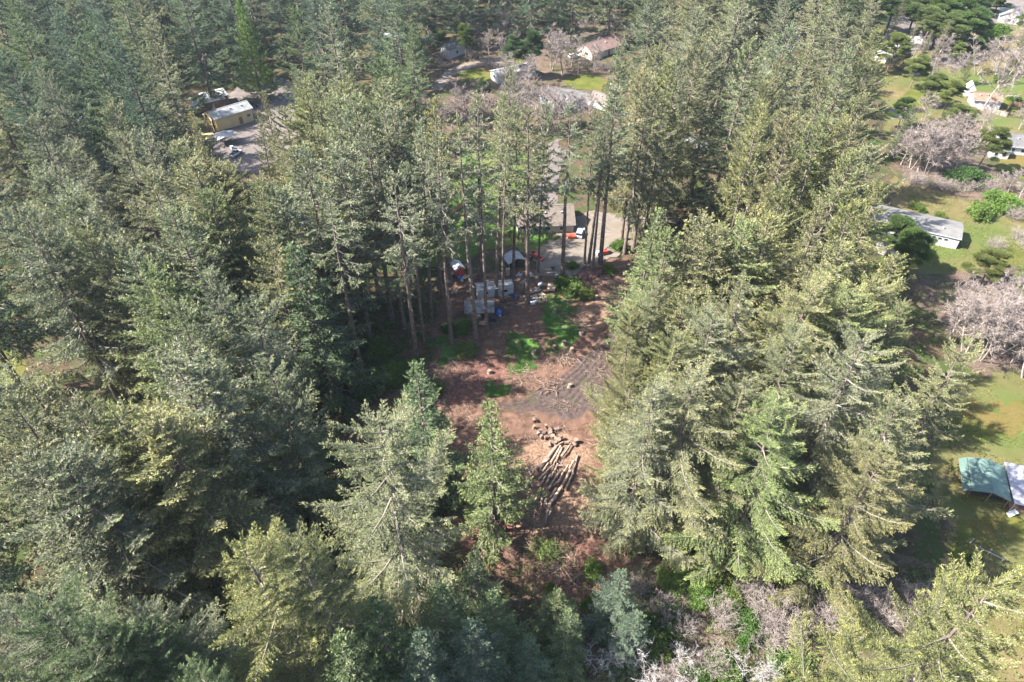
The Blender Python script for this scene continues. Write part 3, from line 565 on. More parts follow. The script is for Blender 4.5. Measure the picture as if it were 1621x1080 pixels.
def conifer(seed, H, base, Rm, nb, dens=1.0, spl=0.5, spw=0.2, low=-18, high=48, prof=0.62, gap=0.12, needle='needle', tip='needle_tip', bare=0.25, hang=0.5, stubs=0, leaders=0, tipup=0.25, trunk_r=None, lowfill=0.6, whorl=5, frond=0.30, lobes=1.0):
    """trunk mesh and crown mesh of a conifer: whorls of limbs, each limb a frond of branchlets carrying flat sprays"""
    rng = np.random.default_rng(seed)
    tr = trunk_r or H * 0.0115
    zs = np.linspace(0, 1, 14)
    wob = np.cumsum(rng.normal(0, 0.0022 * H, (14, 2)), 0) * zs[:, None]
    tp = np.stack([wob[:, 0], wob[:, 1], zs * H], 1); trd = tr * (1 - zs) ** 0.8 + 0.03; trd[0] *= 1.35; tp[0, 2] = -0.6
    tv, tt = tube_np(tp, trd, 7)
    tacc = NPAcc(); tacc.add(tv, tt, 0)
    def axis(z): return np.array([np.interp(z / H, zs, tp[:, 0]), np.interp(z / H, zs, tp[:, 1]), z])
    acc = NPAcc(); PP = []; DD = []; LL = []; WW = []; TT = []
    lob = rng.uniform(0, 6.28, 3); nw = max(3, nb // whorl)
    for i in range(nb):
        wi = i // whorl
        t = min(0.985, max(0.0, (wi + rng.normal(0.5, 0.16)) / nw)) ** 0.92
        if rng.random() < gap * (1.2 - t): continue
        z = H * (base + (1 - base) * t * 0.985)
        az = (i % whorl) * 6.283 / whorl + wi * 1.1 + rng.normal(0, 0.30)
        env = (1 - t) ** prof * min(1, lowfill + t * 2.5) + 0.05
        lobe = 1 + lobes * (0.20 * math.sin(az * 2 + lob[0] + t * 5) + 0.12 * math.sin(az * 3 + lob[1] - t * 7))
        L = Rm * env * lobe * rng.uniform(0.66, 1.16) + 0.4
        ang = R(low + (high - low) * t ** 1.4) + rng.normal(0, 0.10)
        k = 7; s = np.linspace(0, 1, k)
        rad = np.cos(ang) * L * s
        sag = L * (np.sin(ang) * s + tipup * s ** 3 * (1 - t) - 0.16 * s * (1 - s) * 2)
        side = rng.normal(0, 0.07) * L * s ** 2
        o = axis(z)
        ca_, sa_ = math.cos(az), math.sin(az)
        pts = np.stack([o[0] + ca_ * rad - sa_ * side, o[1] + sa_ * rad + ca_ * side, o[2] + sag], 1)
        v, tt_ = tube_np(pts[[0, 2, 4, 6]], np.array([0.013 * L + 0.02, 0.009 * L + 0.015, 0.006 * L + 0.008, 0.008]), 3)
        acc.add(v, tt_, 1)
        s0 = bare * rng.uniform(0.4, 1.5) * (1 - 0.7 * t)
        n2 = max(6, int(L * 4.6 * dens))
        ss = np.sort(rng.uniform(s0, 1, n2)); ss[-1] = 1
        bp = np.stack([np.interp(ss, s, pts[:, c]) for c in range(3)], 1)
        tan = unit(np.stack([np.gradient(pts[:, c], s) for c in range(3)], 1)); tan = np.stack([np.interp(ss, s, tan[:, c]) for c in range(3)], 1)
        sd = unit(np.cross(tan, [0, 0, 1.])); sg = np.where(np.arange(n2) % 2, 1., -1.)[:, None]
        sgn = sg * rng.uniform(0.35, 1.0, (n2, 1))
        l2 = np.clip((0.07 * L + frond * L * (1 - ss) ** 0.8) * rng.uniform(0.6, 1.25, n2), 0.35, 2.0)
        hg = hang * rng.uniform(0.0, 1.0, (n2, 1)) * (1 - t)
        d2 = unit(tan * rng.uniform(0.5, 1.0, (n2, 1)) + sd * sgn + np.array([0, 0, -1.]) * hg + np.array([0, 0, 0.25 * t]))
        n3 = np.maximum(4, (l2 / 0.085 * dens).astype(int))
        idx = np.repeat(np.arange(n2), n3); m = len(idx)
        q = rng.uniform(0, 1, m)
        droop = -0.30 * hang * (q ** 2) * l2[idx]
        P = bp[idx] + d2[idx] * (q * l2[idx])[:, None]; P[:, 2] += droop
        P += rng.normal(0, 0.045, (m, 3))
        D = unit(d2[idx] * 0.95 + rng.normal(0, 0.42, (m, 3)) + np.array([0, 0, 0.10]))
        PP.append(P); DD.append(D); LL.append(spl * rng.uniform(0.55, 1.2, m)); WW.append(spw * rng.uniform(0.7, 1.3, m))
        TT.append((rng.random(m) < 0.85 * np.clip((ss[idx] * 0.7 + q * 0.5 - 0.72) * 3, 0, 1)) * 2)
    # leader and side leaders: upright shoots at the top
    for j in range(1 + leaders):
        n = 120; q = rng.uniform(0, 1, n)
        hh = H * (0.05 if j == 0 else rng.uniform(0.035, 0.06))
        if j == 0: o = axis(H * 0.96)
        else:
            t = rng.uniform(0.80, 0.94); r_ = Rm * (1 - t) ** prof * rng.uniform(0.35, 0.75); a_ = rng.uniform(0, 6.28)
            o = axis(H * (base + (1 - base) * t)) + np.array([math.cos(a_) * r_, math.sin(a_) * r_, r_ * 0.5])
        P = o + np.stack([rng.normal(0, 0.09, n), rng.normal(0, 0.09, n), q * hh], 1)
        D = unit(rng.normal(0, 0.7, (n, 3)) + np.array([0, 0, 0.6]))
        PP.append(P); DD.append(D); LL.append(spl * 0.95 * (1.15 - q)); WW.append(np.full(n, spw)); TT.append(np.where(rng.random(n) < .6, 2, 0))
    for j in range(stubs):
        z = H * rng.uniform(0.14, base + 0.12); az = rng.uniform(0, 6.28); L = rng.uniform(0.5, 2.6)
        o = axis(z); e = o + np.array([math.cos(az) * L, math.sin(az) * L, L * rng.uniform(-0.5, 0.15)])
        v, tt_ = tube_np(np.array([o, (o + e) / 2 + [0, 0, 0.06 * L], e]), np.array([0.05, 0.035, 0.012]), 3); acc.add(v, tt_, 1)
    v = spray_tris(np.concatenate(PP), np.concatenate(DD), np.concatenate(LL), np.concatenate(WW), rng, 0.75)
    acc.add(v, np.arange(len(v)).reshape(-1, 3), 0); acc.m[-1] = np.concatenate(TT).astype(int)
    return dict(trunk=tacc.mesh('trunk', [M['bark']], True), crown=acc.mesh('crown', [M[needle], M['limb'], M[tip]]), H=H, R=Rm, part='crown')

def pine(seed, H=14, Rm=7, npad=46):
    """shore pine: leaning trunk, crooked limbs ending in flat pads of needles"""
    rng = np.random.default_rng(seed); ta = NPAcc(); acc = NPAcc()
    zs = np.linspace(0, 1, 9); lean = rng.normal(0, 0.10, 2) * H
    tp = np.stack([lean[0] * zs ** 1.5 + rng.normal(0, .12, 9), lean[1] * zs ** 1.5 + rng.normal(0, .12, 9), zs * H * 0.93], 1); tp[0] = (0, 0, -0.5)
    v, t = tube_np(tp, H * 0.022 * (1 - zs * 0.85), 7); ta.add(v, t, 0)
    PP = []; DD = []; LL = []; WW = []
    for i in range(npad):
        u = rng.uniform(0.32, 1.0); az = i * 2.4 + rng.normal(0, .4)
        o = np.array([np.interp(u, zs, tp[:, c]) for c in range(3)])
        L = Rm * (1.05 - u) ** 0.5 * rng.uniform(0.35, 1.05); up = rng.uniform(0.05, 0.45) * L
        e = o + np.array([math.cos(az) * L, math.sin(az) * L, up]); mid = (o + e) / 2 + rng.normal(0, .25, 3) + [0, 0, -0.08 * L]
        v, t = tube_np(np.array([o, mid, e]), np.array([0.10, 0.07, 0.02]) * H / 14, 4); acc.add(v, t, 1)
        rx = rng.uniform(0.9, 1.9) * Rm / 7; n = int(520 * rx * rx)
        q = unit(rng.normal(size=(n, 3))) * (rng.uniform(0, 1, (n, 1)) ** 0.45) * np.array([rx, rx, rx * 0.45]); q[:, 2] = np.abs(q[:, 2]) - 0.1
        PP.append(e + q); DD.append(unit(q / rx + rng.normal(0, .5, (n, 3)) + [0, 0, .7])); LL.append(rng.uniform(.25, .5, n)); WW.append(rng.uniform(.08, .15, n))
    acc.add_tris(spray_tris(np.concatenate(PP), np.concatenate(DD), np.concatenate(LL), np.concatenate(WW), rng), 0)
    return dict(trunk=ta.mesh('trunk', [M['bark']], True), crown=acc.mesh('crown', [M['needle_pine'], M['limb']]), H=H, R=Rm, part='crown')

def bare_tree(seed, H=14, Rm=5, stems=1, bark='alder_bark', twig='twig', n1=16, n2=7, ntw=9, tw=0.045, crook=0.10, base=0.3, up=0.55):
    """leafless tree: trunk(s), limbs, branches and a haze of fine twigs"""
    rng = np.random.default_rng(seed); ta = NPAcc(); acc = NPAcc(); TP = []; TD = []; TL = []
    def stem_pts(o, d, L, k, w):
        d = unit(np.asarray(d, float)); p = [np.asarray(o, float)]
        for _ in range(k):
            d = unit(d + rng.normal(0, w, 3) + np.array([0, 0, 0.04])); p.append(p[-1] + d * L / k)
        return np.array(p)
    for s in range(stems):
        a = rng.uniform(0, 6.28); sp = 0 if stems == 1 else rng.uniform(0.1, 0.42)
        tl = H * 0.92 * rng.uniform(0.8, 1.0)
        tp = stem_pts((math.cos(a) * 0.2 * (stems > 1), math.sin(a) * .2 * (stems > 1), -0.4), (math.cos(a) * sp, math.sin(a) * sp, 1), tl, 8, crook)
        r0 = H * 0.013 / math.sqrt(stems) + 0.03
        v, t = tube_np(tp, np.linspace(r0, 0.02, 9), 6); ta.add(v, t, 0)
        for i in range(n1):
            u = base + (1 - base) * (i + rng.random()) / n1; o = np.array([np.interp(u, np.linspace(0, 1, 9), tp[:, c]) for c in range(3)])
            az = i * 2.4 + rng.normal(0, .4); L = Rm * (1.15 - u * 0.75) * rng.uniform(.6, 1.1)
            bp = stem_pts(o, (math.cos(az), math.sin(az), up * rng.uniform(.6, 1.6)), L, 5, crook * 1.6)
            v, t = tube_np(bp, np.linspace(r0 * 0.42 * (1.15 - u), 0.012, 6), 4); acc.add(v, t, 1)
            for j in range(n2):
                w = rng.uniform(0.2, 1); b0 = np.array([np.interp(w, np.linspace(0, 1, 6), bp[:, c]) for c in range(3)])
                dd = unit(bp[-1] - bp[0]) + rng.normal(0, .6, 3) + [0, 0, .3]
                cp = stem_pts(b0, dd, L * 0.45 * rng.uniform(.6, 1.2), 3, crook * 2)
                v, t = tube_np(cp, np.linspace(max(.012, r0 * 0.14), 0.008, 4), 3); acc.add(v, t, 0)
                q = rng.uniform(0.1, 1, ntw); b1 = np.stack([np.interp(q, np.linspace(0, 1, 4), cp[:, c]) for c in range(3)], 1)
                TP.append(b1); TD.append(unit(unit(cp[-1] - cp[0]) + rng.normal(0, .55, (ntw, 3)) + [0, 0, .2])); TL.append(L * 0.22 * rng.uniform(.5, 1.3, ntw))
    P = np.concatenate(TP); D = np.concatenate(TD); L = np.concatenate(TL)
    acc.add_tris(spray_tris(P, D, L, np.full(len(P), tw), rng), 0)
    P2 = P + D * (L * rng.uniform(.3, .8, len(P)))[:, None]; D2 = unit(D + rng.normal(0, .6, D.shape))
    acc.add_tris(spray_tris(P2, D2, L * 0.6, np.full(len(P), tw * 0.8), rng), 0)
    return dict(trunk=ta.mesh('trunk', [M[bark]], True), crown=acc.mesh('crown', [M[twig], M[bark]]), H=H, R=Rm, part='crown')

def shrub(seed, H=2.4, Rm=1.8, n=5200, ls=0.15, mat_='leaf', lumps=17):
    """leafy shrub: stems and leaves spread through many uneven overlapping lobes and stray shoots"""
    rng = np.random.default_rng(seed); ta = NPAcc(); acc = NPAcc(); PP = []; DD = []
    for i in range(lumps):
        az = i * 2.4 + rng.normal(0, .5); rr = Rm * rng.uniform(0.05, .95) ** .8; c = np.array([math.cos(az) * rr, math.sin(az) * rr * .8, H * rng.uniform(.18, .85) * (1.1 - .55 * rr / Rm)])
        v, t = tube_np(np.array([[0, 0, -0.3], c * [.5, .5, .6], c]), np.array([.06, .045, .015]) * H / 2.4, 4); ta.add(v, t, 0)
        k = n // lumps; sz = rng.uniform(.5, 1.25); q = unit(rng.normal(size=(k, 3))) * rng.uniform(.1, 1, (k, 1)) ** .55 * np.array([Rm * .36, Rm * .36, H * .22]) * sz
        q *= rng.uniform(.8, 1.35, (k, 1)); P = c + q; keep = P[:, 2] > 0.02; PP.append(P[keep]); DD.append(unit(q[keep] + rng.normal(0, .8, (keep.sum(), 3)) * Rm * .4))
    P = np.concatenate(PP); D = np.concatenate(DD)
    acc.add_tris(spray_tris(P, D, ls * 1.7 * rng.uniform(.6, 1.2, len(P)), ls * rng.uniform(.6, 1.2, len(P)), rng), 0)
    return dict(trunk=ta.mesh('stem', [M['bark']], True), crown=acc.mesh('foliage', [M[mat_]]), H=H, R=Rm, part='foliage')

PROTO = {
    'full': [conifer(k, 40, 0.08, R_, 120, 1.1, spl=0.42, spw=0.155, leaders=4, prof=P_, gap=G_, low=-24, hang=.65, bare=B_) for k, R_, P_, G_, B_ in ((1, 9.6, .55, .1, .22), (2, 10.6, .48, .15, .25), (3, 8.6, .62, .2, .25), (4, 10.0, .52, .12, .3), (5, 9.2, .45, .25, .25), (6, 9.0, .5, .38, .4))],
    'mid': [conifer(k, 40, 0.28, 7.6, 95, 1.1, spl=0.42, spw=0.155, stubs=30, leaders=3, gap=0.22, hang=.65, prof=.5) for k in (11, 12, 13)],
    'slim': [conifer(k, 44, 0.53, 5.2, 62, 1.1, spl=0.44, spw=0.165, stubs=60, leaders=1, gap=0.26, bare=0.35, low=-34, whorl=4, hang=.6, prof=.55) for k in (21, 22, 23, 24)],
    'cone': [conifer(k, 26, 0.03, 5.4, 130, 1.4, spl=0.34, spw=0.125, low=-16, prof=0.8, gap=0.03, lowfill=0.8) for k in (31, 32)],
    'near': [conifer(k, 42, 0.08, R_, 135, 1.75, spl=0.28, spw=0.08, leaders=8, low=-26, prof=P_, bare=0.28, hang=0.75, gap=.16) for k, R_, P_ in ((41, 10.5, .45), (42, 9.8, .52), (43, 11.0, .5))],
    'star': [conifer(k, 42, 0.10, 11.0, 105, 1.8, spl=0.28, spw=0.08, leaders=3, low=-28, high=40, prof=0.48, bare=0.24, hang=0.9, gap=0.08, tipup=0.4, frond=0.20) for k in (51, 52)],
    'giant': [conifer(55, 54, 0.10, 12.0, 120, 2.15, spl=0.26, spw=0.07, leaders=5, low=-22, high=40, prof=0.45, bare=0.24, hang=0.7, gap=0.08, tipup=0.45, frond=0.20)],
    'cedar': [conifer(61, 25, 0.02, 5.0, 200, 0.9, spl=0.40, spw=0.17, low=5, high=60, prof=0.8, gap=0, needle='needle_soft', tip='needle_soft', bare=0.3, hang=0.2, lowfill=0.9, lobes=.4)],
    'pine': [pine(71), pine(72)],
    'alder': [bare_tree(81, 15, 5.2, 1, n1=20, n2=8, ntw=12, tw=.075), bare_tree(82, 15, 5.0, 3, n1=10, n2=8, ntw=11, tw=.075), bare_tree(83, 17, 5.5, 2, n1=14, n2=8, ntw=11, tw=.075)],
    'bramble': [bare_tree(91, 5, 3.0, 9, n1=6, n2=5, ntw=7, tw=0.03, crook=0.2, base=0.15), bare_tree(92, 4.5, 3.2, 11, n1=5, n2=5, ntw=7, tw=0.03, crook=0.25, base=0.1)],
    'lichen': [bare_tree(95, 8, 3.4, 3, 'alder_bark', 'lichen', n1=9, n2=5, ntw=6, tw=0.055, crook=0.30, base=0.25), bare_tree(96, 8, 3.2, 2, 'alder_bark', 'lichen', n1=11, n2=5, ntw=6, tw=0.055, crook=0.34, base=0.3)],
    'shrub': [shrub(101), shrub(102, 2.2, 2.1), shrub(103, 3.0, 1.8)],
}
TREES = []          # (x, y, R) of all placed
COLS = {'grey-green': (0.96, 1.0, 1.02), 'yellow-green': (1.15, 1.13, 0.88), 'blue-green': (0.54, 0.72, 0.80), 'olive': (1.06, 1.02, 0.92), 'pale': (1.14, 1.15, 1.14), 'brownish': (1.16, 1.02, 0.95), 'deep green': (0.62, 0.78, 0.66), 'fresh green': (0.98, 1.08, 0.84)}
SPRUCES = []
def put(kind, x, y, h, name, label, cat, group=None, tint='grey-green', wide=1.0, v=None, dz=0.0):
    pr = PROTO[kind][(random.randrange(len(PROTO[kind])) if v is None else v) % len(PROTO[kind])]
    s = h / pr['H']
    o = thing(name, label, cat, (x, y, float(hgt(x, y)) + dz), random.uniform(0, 6.283), group)
    o.scale = (s * wide * random.uniform(.88, 1.12), s * wide * random.uniform(.88, 1.12), s); o.rotation_euler = (random.gauss(0, 0.022), random.gauss(0, 0.022), random.uniform(0, 6.283))
    t = link('stem' if pr['part'] == 'foliage' else 'trunk', pr['trunk'], o)
    c = link(pr['part'], pr['crown'], o)
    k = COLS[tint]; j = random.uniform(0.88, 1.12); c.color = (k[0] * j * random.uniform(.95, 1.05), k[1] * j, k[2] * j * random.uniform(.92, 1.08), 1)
    TREES.append((x, y, pr['R'] * s * wide))
    return o
def spruce_top(px, py, h, kind='full', tint='grey-green', wide=1.0, label=None, v=None):
    """a conifer whose tip shows at the pixel"""
    p = at(px, py, h)
    o = put(kind, p.x, p.y, h, {'cedar': 'cedar_tree'}.get(kind, 'spruce_tree'), label or '', 'tree', None, tint, wide, v)
    SPRUCES.append((o, px, py, kind, tint, label)); return o
def spruce_base(px, py, h, kind='slim', tint='grey-green', wide=1.0, label=None, v=None):
    p = at(px, py); o = put(kind, p.x, p.y, h, 'spruce_tree', label or '', 'tree', None, tint, wide, v)
    tx, ty = topix(p.x, p.y, h); SPRUCES.append((o, tx, ty, kind, tint, label)); return o

# the named ones, nearest first
S = spruce_top
S(1592, 945, 54, 'giant', 'yellow-green', 0.95, 'huge yellow-green spruce with long pale limbs over the grass by the rail fence', 0)
S(385, 836, 43, 'near', 'yellow-green', 0.9, 'bright yellow-green spruce with several blunt tips below the dark wood')
S(470, 836, 42, 'near', 'yellow-green', 0.8, 'bright spruce crown just beside the blunt-tipped yellow-green one')
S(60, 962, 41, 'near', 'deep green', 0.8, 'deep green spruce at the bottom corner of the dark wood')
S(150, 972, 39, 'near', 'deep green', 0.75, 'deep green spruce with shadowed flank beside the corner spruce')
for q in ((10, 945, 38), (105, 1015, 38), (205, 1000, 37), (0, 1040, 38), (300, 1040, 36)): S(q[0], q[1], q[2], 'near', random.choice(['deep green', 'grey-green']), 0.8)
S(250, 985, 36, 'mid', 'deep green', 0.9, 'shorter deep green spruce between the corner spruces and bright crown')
S(585, 660, 45, 'star', 'olive', 1.0, 'big grey-green spruce with drooping bare limbs near the log deck', 1)
S(655, 577, 33, 'cone', 'deep green', 1.2, 'narrow dark conical spruce standing before the cleared ground')
S(775, 634, 32, 'cone', 'fresh green', 1.0, 'slender fresh green spruce next to the cut logs')
S(470, 377, 38, 'cone', 'deep green', 1.2, 'dense dark green conical spruce in front of bare trunks')
S(1372, 531, 43, 'star', 'pale', 0.9, 'pale star-shaped spruce with long drooping limbs above the green shed', 1)
S(1548, 545, 38, 'star', 'olive', 0.8, 'leaning olive spruce with bare limbs beside the green roofed shed', 0)
S(125, 92, 30, 'cedar', 'grey-green', 1.0, 'dense pointed dark green cedar in the shaded stand')
S(45, 237, 26, 'cedar', 'fresh green', 0.9, 'small yellow-green cedar lit among grey spruces')
S(548, 84, 20, 'cedar', 'fresh green', 1.0, 'small bright green cedar behind the spruce row')
S(376, -2, 34, 'cedar', 'fresh green', 1.0, 'bright green cedar tip above the brown mobile home')
S(355, 256, 30, 'cone', 'yellow-green', 0.8, 'slim yellow-green young spruce before the gravel lot')
S(505, 285, 32, 'cone', 'yellow-green', 0.8, 'slim yellow-green young spruce inside the trunk row')
S(1030, 330, 34, 'cone', 'fresh green', 0.9, 'fresh green spruce at the corner of the gravel yard')
# the row of bare trunks across the middle
for bx, by, h, k, w in ((620, 505, 46, 'slim', 1.0), (660, 567, 44, 'slim', .95), (640, 520, 45, 'slim', .9), (672, 545, 43, 'slim', .8), (683, 505, 44, 'slim', .85), (715, 545, 48, 'slim', .9), (754, 540, 50, 'slim', .85), (771, 525, 47, 'slim', .75), (785, 470, 48, 'slim', .8),
                        (795, 478, 41, 'slim', .7), (835, 484, 47, 'slim', .9), (890, 437, 43, 'slim', 1.15), (925, 419, 40, 'slim', .6), (932, 417, 42, 'slim', .8), (938, 428, 39, 'slim', .7), (950, 418, 45, 'slim', 1.0), (988, 402, 45, 'mid', .95), (1002, 396, 42, 'slim', .9),
                        (700, 470, 44, 'slim', 1.0), (812, 440, 43, 'mid', .7), (760, 440, 45, 'slim', 1.0), (805, 300, 36, 'mid', .8), (852, 432, 43, 'mid', .55), (572, 585, 42, 'slim', 1.0), (560, 500, 44, 'mid', .9), (600, 470, 45, 'mid', .9), (585, 440, 46, 'mid', .9), (650, 450, 45, 'slim', .9)):
    spruce_base(bx, by, h, k, random.choice(['grey-green', 'olive', 'grey-green']), w)
for a in ((535, 133, 45, 'mid', 'yellow-green'), (571, 146, 44, 'mid', 'grey-green'), (601, 128, 45, 'mid', 'grey-green'), (632, 166, 43, 'mid', 'grey-green'), (690, 152, 46, 'slim', 'yellow-green'), (500, 120, 44, 'full', 'grey-green'), (470, 126, 42, 'full', 'yellow-green'),
          (415, 148, 34, 'cone', 'olive'), (397, 180, 32, 'cone', 'olive'), (303, 177, 33, 'cone', 'olive'), (440, 175, 36, 'full', 'olive'), (345, 262, 40, 'full', 'olive'),
          (190, 62, 45, 'full', 'grey-green'), (229, 30, 48, 'full', 'grey-green'), (100, 22, 44, 'full', 'grey-green'), (136, 38, 44, 'full', 'grey-green'), (20, 85, 44, 'full', 'grey-green'), (70, 110, 42, 'full', 'grey-green'), (30, 30, 42, 'full', 'grey-green'),
          (75, 258, 42, 'full', 'grey-green'), (245, 265, 44, 'full', 'olive'), (160, 165, 42, 'full', 'grey-green'), (230, 210, 40, 'full', 'grey-green'), (290, 225, 42, 'full', 'olive'), (145, 366, 40, 'full', 'yellow-green'), (176, 382, 38, 'full', 'grey-green'), (206, 400, 38, 'full', 'grey-green'), (236, 425, 40, 'full', 'fresh green'),
          (60, 345, 42, 'full', 'grey-green'), (20, 330, 46, 'mid', 'grey-green'), (110, 300, 42, 'full', 'grey-green'), (340, 300, 40, 'full', 'fresh green'), (410, 285, 42, 'full', 'olive'), (446, 292, 41, 'full', 'grey-green'), (530, 238, 45, 'mid', 'grey-green'), (420, 382, 38, 'mid', 'olive'), (470, 238, 44, 'mid', 'grey-green'), (310, 252, 42, 'full', 'olive'), (275, 330, 42, 'full', 'grey-green'),
          (30, 600, 36, 'full', 'olive'), (120, 648, 38, 'full', 'grey-green'), (175, 642, 38, 'full', 'yellow-green'), (216, 655, 38, 'full', 'yellow-green'), (252, 660, 38, 'full', 'yellow-green'), (8, 632, 38, 'full', 'grey-green'), (45, 722, 38, 'full', 'grey-green'), (95, 700, 38, 'full', 'grey-green'), (320, 560, 40, 'full', 'grey-green'), (265, 560, 40, 'mid', 'grey-green'), (380, 470, 40, 'mid', 'grey-green'), (330, 430, 41, 'mid', 'grey-green'), (425, 560, 36, 'full', 'grey-green'), (275, 470, 40, 'full', 'grey-green'),
          # right belt
          (985, 62, 44, 'full', 'grey-green'), (1018, 108, 45, 'mid', 'brownish'), (1062, 96, 45, 'full', 'yellow-green'), (1082, 90, 44, 'full', 'grey-green'), (1100, 55, 46, 'full', 'pale'), (1145, 50, 46, 'full', 'grey-green'), (1185, 62, 48, 'full', 'grey-green'), (1240, 92, 42, 'full', 'olive'), (1205, 170, 44, 'full', 'yellow-green'), (1222, 130, 42, 'full', 'olive'),
          (1252, 186, 44, 'mid', 'brownish'), (1302, 186, 42, 'full', 'fresh green'), (1340, 190, 42, 'full', 'olive'), (1335, 230, 40, 'full', 'yellow-green'), (1390, 228, 38, 'full', 'pale'), (1395, 286, 37, 'full', 'yellow-green'), (1345, 322, 38, 'full', 'yellow-green'), (1340, 386, 38, 'full', 'olive'), (1420, 405, 34, 'full', 'yellow-green'), (1235, 300, 36, 'full', 'yellow-green'), (1300, 312, 38, 'full', 'olive'), (1370, 150, 40, 'full', 'olive'), (1385, 90, 40, 'full', 'olive'), (1310, 120, 42, 'full', 'olive'), (1345, 75, 42, 'full', 'grey-green'),
          (1062, 365, 34, 'full', 'fresh green'), (1115, 345, 37, 'full', 'olive'), (1135, 355, 37, 'full', 'olive'), (1220, 340, 38, 'full', 'yellow-green'), (1178, 358, 38, 'full', 'fresh green'), (1045, 450, 37, 'near', 'olive'), (1075, 530, 37, 'near', 'yellow-green'), (1095, 450, 38, 'full', 'yellow-green'), (1192, 448, 38, 'star', 'olive'), (1130, 500, 38, 'near', 'grey-green'), (1285, 440, 38, 'near', 'olive'), (1312, 420, 38, 'full', 'yellow-green'), (1352, 460, 37, 'near', 'fresh green'), (1400, 440, 35, 'near', 'yellow-green'), (1440, 480, 34, 'near', 'fresh green'), (1262, 520, 38, 'near', 'grey-green'),
          (1040, 600, 37, 'near', 'pale'), (1110, 590, 38, 'star', 'olive'), (1185, 600, 38, 'near', 'olive'), (1260, 640, 38, 'near', 'fresh green'), (1445, 640, 36, 'near', 'olive'), (1400, 720, 34, 'near', 'olive')):
    S(a[0], a[1], a[2], a[3], random.choice(['blue-green', 'deep green', 'grey-green']) if a[0] < 700 and a[1] < 120 else a[4], .7 if a[:2] in ((303, 177), (397, 180), (415, 148)) else (random.uniform(.68, .92) if a[0] > 960 and a[1] < 330 else random.uniform(.9, 1.2)))  # far left tops get darker, bluer tints: deep shade put into the colour
S(1003, 575, 33, 'near', 'yellow-green', .66)
S(1008, 488, 34, 'near', 'yellow-green', .70)
# young dark firs at the lower edge of the clearing
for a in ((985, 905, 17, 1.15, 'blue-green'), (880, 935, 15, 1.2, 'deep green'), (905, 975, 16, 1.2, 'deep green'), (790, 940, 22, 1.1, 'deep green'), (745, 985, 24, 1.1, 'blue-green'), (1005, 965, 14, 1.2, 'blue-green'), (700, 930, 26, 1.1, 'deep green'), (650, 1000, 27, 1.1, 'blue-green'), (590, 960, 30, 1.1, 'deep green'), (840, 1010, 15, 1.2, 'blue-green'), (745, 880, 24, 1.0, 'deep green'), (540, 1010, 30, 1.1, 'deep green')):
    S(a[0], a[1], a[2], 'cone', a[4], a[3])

# fill the stands
CLEAR = [[(300, 140), (450, 126), (460, 190), (400, 250), (345, 245), (312, 205)],
         [(690, 50), (1000, 40), (985, 190), (900, 215), (690, 200)],
         [(690, 200), (900, 200), (1000, 330), (1010, 440), (985, 560), (960, 640), (955, 720), (965, 850), (940, 950), (850, 950), (700, 800), (690, 560), (700, 430), (660, 350)],
         [(1395, -60), (1700, -60), (1700, 1200), (1480, 1200), (1480, 900), (1540, 760), (1500, 560), (1460, 460), (1420, 350), (1420, 200)],
         [(1000, 900), (1280, 880), (1290, 1090), (900, 1090)], [(520, 700), (640, 700), (640, 760), (520, 760)]]
def blocked(x, y, h, Rm):
    for f in (0.25, 0.45, 0.65, 0.85, 1.0):
        r = Rm * (1 - f) ** 0.7 + 0.5
        for dx in (-r, 0, r):
            a, b = topix(x + dx, y, h * f)
            A = np.array([a]); B = np.array([b])
            for c in CLEAR:
                if sdist(A, B, c)[0] > 0: return True
    return False
def in_view(x, y, h):
    for f in (0.1, 0.4, 0.7, 1.0):
        a, b = topix(x, y, h * f)
        if -60 < a < 1680 and -30 < b < 1110: return True
    return False
ZN = [  # world areas (polygon, spacing, kinds, heights, tints)
    ([(-290, 395), (-290, 60), (-110, 45), (-75, 54), (-30, 62), (-24, 66), (-26, 90), (-24, 110), (-24, 160), (-30, 200), (-30, 395)], 16, ['full', 'full', 'full', 'mid'], (30, 47), ['grey-green', 'grey-green', 'olive', 'deep green']),
    ([(-30, 300), (290, 300), (290, 395), (-30, 395)], 17, ['full'], (28, 42), ['grey-green', 'blue-green', 'deep green']),
    ([(30, 140), (60, 140), (95, 140), (112, 170), (145, 240), (170, 300), (60, 300), (32, 240), (32, 160)], 19, ['full', 'full', 'mid'], (28, 42), ['olive', 'yellow-green', 'grey-green', 'pale']),
]
def fill():
    rng = random.Random(5); cand = 0
    for poly, gap, kinds_, hr, tints in ZN:
        xs = [p[0] for p in poly]; ys = [p[1] for p in poly]
        for _ in range(5000):
            x = rng.uniform(min(xs), max(xs)); yv = rng.uniform(min(ys), max(ys))
            if sdist(np.array([x]), np.array([yv]), poly)[0] < 0: continue
            g_ = gap
            if any((x - a) ** 2 + (yv - b) ** 2 < g_ * g_ * 0.8 for a, b, _r in TREES): continue
            h = rng.uniform(*hr)
            if not in_view(x, yv, h) or blocked(x, yv, h, 7.5): continue
            k = rng.choice(kinds_); t = rng.choice(tints if not (yv > 215 and x < 0) else ['blue-green', 'deep green', 'blue-green', 'grey-green'])  # far left stand: its deep shade and blue air are in the tints
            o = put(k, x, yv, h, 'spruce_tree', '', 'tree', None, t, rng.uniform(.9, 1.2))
            tx, ty = topix(x, yv, h); SPRUCES.append((o, tx, ty, k, t, None)); cand += 1
    print('fill trees', cand, 'spruces', len(SPRUCES))
fill()
ORD = ['first', 'second', 'third', 'fourth', 'fifth', 'sixth', 'seventh', 'eighth', 'ninth', 'tenth', 'eleventh', 'twelfth', 'thirteenth', 'fourteenth', 'fifteenth', 'sixteenth', 'seventeenth', 'eighteenth', 'nineteenth', 'twentieth']
